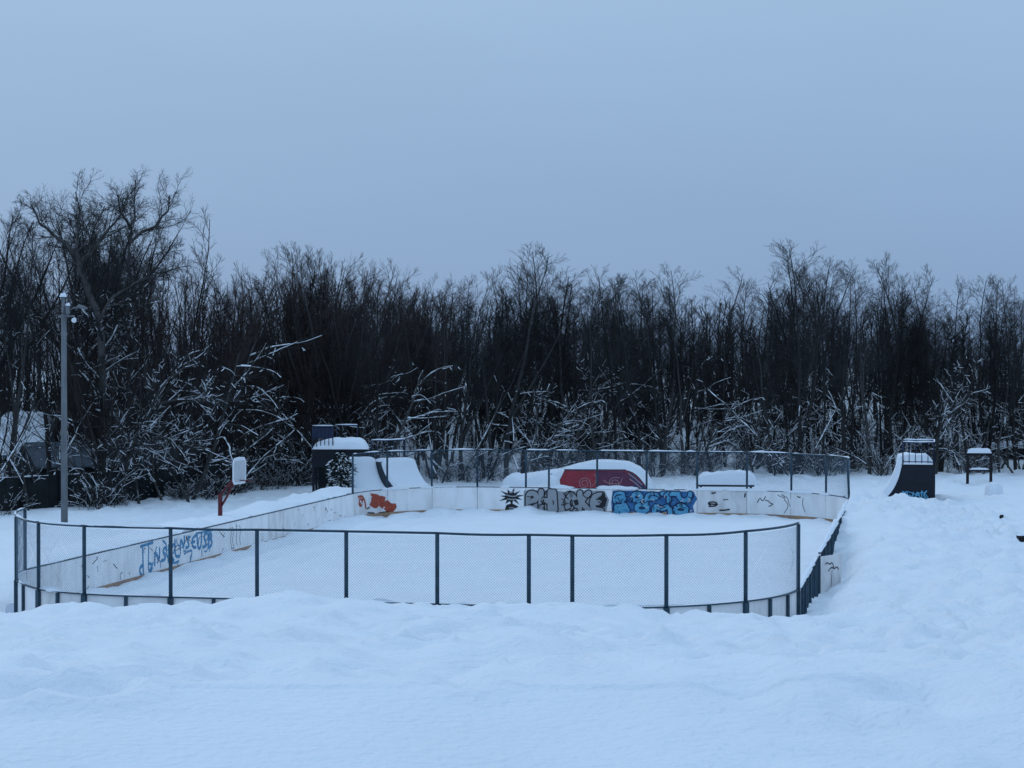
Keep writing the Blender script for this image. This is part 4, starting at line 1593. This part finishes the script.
def scatter(n, x0, x1, b0, b1, mind, rng, bias=1.0):
    out = []
    tries = 0
    while len(out) < n and tries < n * 60:
        tries += 1
        x = rng.uniform(x0, x1)
        b = b0 + (b1 - b0) * rng.random() ** bias
        y = float(np.interp(x, _tx, _ty)) + b
        if abs(x / y) > .30:
            continue
        if all((x - p[0]) ** 2 + (y - p[1]) ** 2 > mind * mind for p in out):
            out.append((x, y))
    return out


rng = random.Random(99)
ZONES = [(28, 'left of the lamp pole'), (120, 'behind the lamp pole'), (200, 'right of the lamp pole'), (300, 'behind the basketball hoop'),
         (430, 'behind the left-hand ramps'), (505, 'left of the fun box'), (655, 'behind the red fun box'),
         (690, 'between fun box and grind box'), (765, 'behind the grind box'), (880, 'left of the black quarter pipe'),
         (950, 'behind the black quarter pipe'), (5000, 'behind the bar frame')]


def zone(x, y):
    px = 512 + FPX * x / y
    return next(z for lim, z in ZONES if px < lim)


def wood(name, kind, nvar, spots, hfun, words, cat, rows=(7, 18)):
    for x, y in spots:
        if kind != 'shrub' and -10 < 512 + FPX * x / y < 58 and y < 96:      # the hut shows through here
            continue
        b = float(behind(x, y))
        row = 'in the front row' if b < rows[0] else ('in the middle rows' if b < rows[1] else 'deep in the wood')
        zn = zone(x, y)
        lab = words + ' ' + row + ' ' + zn
        place_tree(name, kind, rng.randrange(nvar), x, y, hfun(x, y), lab, cat, name.replace('_', ' ') + 's ' + row + ' ' + zn)


def pxr(spots, lo, hi):
    return [p for p in spots if lo <= 512 + FPX * p[0] / p[1] <= hi]


# upright slender trees behind the far boards and to the right
wood('slender_tree', 'aspen', 7, scatter(165, -9, 34, .0, 32, .8, rng, 1.3), lambda x, y: sky_h(x, y) * rng.uniform(.66, 1.0), 'slender bare tree', 'tree')
# bushy dark trees left of centre, and lower ones between the others
wood('bushy_tree', 'bushy', 3, pxr(scatter(75, -26, -4, 3, 38, 1.0, rng), 150, 450), lambda x, y: sky_h(x, y) * rng.uniform(.84, .99), 'bushy dark tree', 'tree')
wood('thicket_tree', 'bushy', 3, scatter(70, -7, 34, 9, 34, 1.2, rng), lambda x, y: rng.uniform(4.0, 7.5), 'low many-stemmed thicket tree', 'tree')
wood('spreading_tree', 'willow', 3, pxr(scatter(24, -36, -14, 5, 40, 1.8, rng), -60, 62), lambda x, y: sky_h(x, y) * rng.uniform(.92, 1.04), 'tall spreading bare tree', 'tree')
wood('thicket_tree', 'bushy', 3, scatter(16, -15.5, -8, 2.5, 10, 1.1, rng), lambda x, y: rng.uniform(4.5, 7.5), 'low many-stemmed thicket tree', 'tree')
wood('thicket_tree', 'bushy', 3, scatter(42, -36, -13, 3, 36, 1.2, rng), lambda x, y: sky_h(x, y) * rng.uniform(.45, .8), 'low many-stemmed thicket tree', 'tree')
# snow-laden leaning young trees and shrubs along the edge of the wood
wood('leaning_sapling', 'sapling', 6, scatter(20, -26, -8, -1.2, 12, 1.4, rng, 1.4) + scatter(48, -7, 33, -1.2, 14, .9, rng, 1.4),
     lambda x, y: rng.uniform(3.2, 5.8), 'snow-laden leaning young tree', 'tree', (3, 8))
wood('snowy_shrub', 'shrub', 4, scatter(40, -15, -9.5, .2, 9, .6, rng) + scatter(245, -27, 33, -.4, 24, .55, rng, 1.2), lambda x, y: rng.uniform(.8, 2.1), 'low twiggy snow-dusted shrub', 'shrub', (5, 12))


wood('arching_tree', 'arching', 4, pxr(scatter(15, -21, -6, -.6, 7, 1.6, rng), 70, 400), lambda x, y: rng.uniform(4.0, 7.5), 'arching snow-limbed tree', 'tree', (2, 4))
wood('arching_tree', 'arching', 4, scatter(16, -4, 33, -.3, 8, 1.8, rng), lambda x, y: rng.uniform(3.8, 6.5), 'arching snow-limbed tree', 'tree', (3, 6))
# big crowns on the left skyline
for hx, hy, hv, ht_, hl in ((14, 99, 0, 197, 'tall round-crowned tree at the left picture edge'), (58, 103, 1, 184, 'tall round-crowned tree behind the big forked tree'),
                            (92, 101, 2, 192, 'tall round-crowned tree between the two big left trees'), (36, 96, 2, 190, 'round-crowned tree left of the big forked tree'),
                            (122, 104, 1, 188, 'round-crowned tree between lamp pole and tallest left tree'), (148, 105, 0, 196, 'round-crowned tree behind the tallest left tree')):
    hp_ = at(hx, ht_, d=hy)
    place_tree('round_crowned_tree', 'willow', hv, hp_[0], hy, hp_[2] - gz(hp_[0], hy), hl, 'tree', None)
# trees that stand above their neighbours on the skyline
for hx, hy, hv, ht_, hl in ((506, 104, 0, 238, 'tallest slender tree behind the spiky graffiti, above its neighbours'), (523, 106, 2, 240, 'tall slender tree behind the grey lettering, above its neighbours'),
                            (802, 107, 1, 237, 'tallest slender tree right of the grind box'), (786, 109, 4, 252, 'tall slender tree just left of the tallest right-hand one'),
                            (896, 108, 3, 249, 'tall round-topped slender tree behind the black quarter pipe'), (663, 106, 2, 260, 'tall slender tree between fun box and grind box'),
                            (300, 104, 1, 240, 'tall slender tree above the start platform'), (330, 107, 3, 243, 'tall slender tree right of the start platform'),
                            (941, 109, 0, 276, 'tall slender tree just right of the black quarter pipe'), (958, 111, 5, 274, 'tall slender tree just left of the bar frame'),
                            (985, 109, 2, 272, 'tall slender tree right above the bar frame'), (1016, 110, 6, 274, 'tall slender tree at the right picture edge'),
                            (845, 110, 6, 268, 'tall slender tree above the far right fence corner')):
    hp_ = at(hx, ht_, d=hy)
    place_tree('tall_slender_tree', 'aspen', hv, hp_[0], hy, hp_[2] - gz(hp_[0], hy), hl, 'tree', None)
# thin trees standing in front of the hut
for hx, hy, hk, hv, hh_, hl in ((5, 83.5, 'aspen', 1, 12.5, 'thin bare tree left of the hut at the picture edge'), (19, 85.5, 'aspen', 3, 11.0, 'thin bare tree crossing the left half of the hut roof'),
                            (44, 84.5, 'sapling', 2, 5.0, 'leaning snowy young tree before the right end of the hut'), (52, 88, 'aspen', 4, 12.8, 'thin bare tree between hut and lamp pole'),
                            (28, 82.5, 'sapling', 4, 4.2, 'leaning snowy young tree under the hut roof')):
    place_tree('thin_tree', hk, hv, at(hx, None, d=hy)[0], hy, hh_, hl, 'tree', None)


# the two big trees whose limbs stand out on the left
def limb_path(px_list, d, x0, z0, ddepth=0.0):
    out = []
    for i, (px, py) in enumerate(px_list):
        x, y, z = at(px, py, d=d + ddepth * i)
        out.append((x - x0, y - d, z - z0))
    return out


def special(name, label, limbs, d, seed, bark='bark_grey', snow_z=8.0):
    px0, py0 = limbs[0][0][0]
    x0 = at(px0, None, d=d)[0]
    z0 = gz(x0, d)
    L = []
    for pth, r0, r1, dd in limbs:
        L.append((limb_path(pth, d, x0, z0, dd), r0, r1))
    f = L[0][0][0]
    L[0][0][0] = (f[0], f[1], -.3)
    t = willow(seed, 14, L, snow_z)
    o = thing(name, label, 'tree', (x0, d, z0))
    for part, me in t.meshes(name, bark, 'twig').items():
        c = link(part, me, o)
        if part == 'snow_load':
            c['kind'] = 'stuff'
    return o


special('forked_tree', 'big dark forked tree leaning left just right of the lamp pole top', [
    ([(101, 505), (102, 440), (102, 380), (101, 335), (96, 310), (87, 285), (78, 258)], .24, .15, 0),
    ([(78, 258), (66, 244), (52, 232), (40, 222), (32, 205)], .11, .02, .25),
    ([(79, 260), (79, 235), (78, 210), (76, 192)], .10, .02, -.2),
    ([(80, 262), (95, 246), (110, 230), (122, 214), (128, 200)], .11, .02, .2),
    ([(100, 320), (112, 300), (135, 282), (160, 272), (180, 267)], .08, .02, -.3)], 88, 71)
special('tall_tree', 'tallest bare tree on the left with rounded crown and two stems', [
    ([(126, 500), (127, 420), (129, 340), (129, 260), (132, 235), (135, 205), (136, 180)], .20, .02, 0),
    ([(130, 243), (142, 232), (157, 226), (166, 210), (170, 196)], .09, .02, .3),
    ([(131, 230), (122, 212), (118, 195)], .07, .02, -.3)], 94, 72, 'bark')
special('leaning_birch', 'pale leaning trunk with snow-laden side branches left of the basketball hoop', [
    ([(118, 502), (126, 470), (138, 435), (152, 405), (168, 380), (190, 362)], .10, .03, 0),
    ([(152, 405), (170, 400), (192, 396), (213, 394)], .05, .02, -.2),
    ([(136, 440), (150, 450), (165, 460)], .045, .02, -.2),
    ([(140, 430), (160, 437), (182, 440), (205, 449)], .05, .02, -.2)], 86, 73)
special('leaning_tree', 'pale trunk leaning right behind the right-hand ramp', [
    ([(935, 478), (938, 440), (948, 415), (960, 390), (968, 368)], .11, .04, 0),
    ([(948, 417), (962, 405), (972, 392)], .09, .05, -.1)], 106, 74)
special('bent_tree', 'snow-heavy bent limb behind the red fun box', [
    ([(566, 478), (572, 450), (580, 425), (588, 400), (592, 380)], .07, .03, 0),
    ([(580, 425), (565, 432), (548, 440)], .06, .03, -.1), ([(588, 400), (600, 385), (614, 378)], .05, .02, -.1)], 105, 75)

# small fir in front of the platform
fir = thing('dark_bush', 'dark round-topped bush specked with snow in front of the ramp platform', 'bush', (at(340, None, d=88.6)[0], 88.6, .45), 0)
MB().tube([(0, 0, -.2), (0, 0, 1.9)], [.06, .015], 6).build('trunk', 'bark', fir, True)
gr = random.Random(8)
fs1, fs2 = [], []
for k in range(1300):
    z = gr.random() ** 1.2 * 2.0
    R_ = .60 * math.sqrt(max(.05, 1 - ((z - .75) / 1.35) ** 2)) * (1 + .25 * math.sin(z * 5 + 1)) * gr.random() ** .5
    a_ = gr.uniform(0, 6.283)
    p = (R_ * math.cos(a_), R_ * math.sin(a_), z)
    l = gr.uniform(.10, .22)
    q = (p[0] + l * math.cos(a_), p[1] + l * math.sin(a_), z - gr.uniform(-.05, .12))
    fs1.append((*p, *q, .022, .008))
    if gr.random() < .16:
        fs2.append((p[0], p[1], p[2] + .03, q[0], q[1], q[2] + .03, .035, .02))
link('crown', tubes('crown', fs1, 4, 'needle'), fir)
tag(link('snow_load', tubes('snow_load', fs2, 5, 'snow_load'), fir), kind='stuff')

# far wood on the rising ground: one mass nobody could count
far_t = []
for sd_ in (81, 82, 83):
    t = Tree(sd_, 11, 0, 0)
    R = t.r
    m = t.grow((0, 0, -.3), (0, 0, 1), 11, .13, .02, 6, .1, .04, False)
    for k in range(26):
        p, d, r = t.along(m, .2 + .78 * (k + R.random()) / 26)
        L = R.uniform(.9, 2.3) * (1 - .35 * k / 26)
        b = t.grow(p, side_dir(d, R.uniform(.4, .8), R.uniform(0, 6.283)), L, .03, .012, 2, .7, .08, False)
        t.twigs(b, 6, L * .55, .018, .6, .4, .1, sub=0)
    far_t.append(np.array(t.crown))
segs = []
fb_ = []
for sd_ in (85, 86):
    t = Tree(sd_, 4, 0, 0)
    R = t.r
    for k in range(26):
        a_, rr_ = R.uniform(0, 6.283), R.uniform(0, 1.6)
        b = t.grow((rr_ * math.cos(a_), rr_ * math.sin(a_), -.2), vnorm((R.gauss(0, .35), R.gauss(0, .35), 1)), R.uniform(2.2, 4.2), .03, .014, 2, 0, .1, False)
        t.twigs(b, 5, 1.2, .02, .6, .3, .05)
    fb_.append(np.array(t.crown))
for k in range(330 + 130):
    y = rng.uniform(126, 200) if k < 330 else rng.uniform(116, 150)
    x = rng.uniform(-.31, .31) * y
    S = (far_t[rng.randrange(3)] if k < 330 else fb_[k % 2]).copy()
    hgt = max(5.0, sky_h(x, y) * rng.uniform(.42, .76))
    sc = hgt / 11.0 if k < 330 else rng.uniform(.8, 1.4)
    a_ = rng.uniform(0, 6.283)
    co, si = math.cos(a_), math.sin(a_)
    zz = gz(x, y)
    for o in (0, 3):
        X, Y = S[:, o].copy(), S[:, o + 1].copy()
        S[:, o], S[:, o + 1], S[:, o + 2] = (X * co - Y * si) + x, (X * si + Y * co) + y, S[:, o + 2] * sc + zz
    segs.append(S)
tag(link('far_wood', tubes('far_wood', np.concatenate(segs), 3, 'twig')), 'dark mass of bare trees on the rising ground far behind', 'wood', kind='stuff')
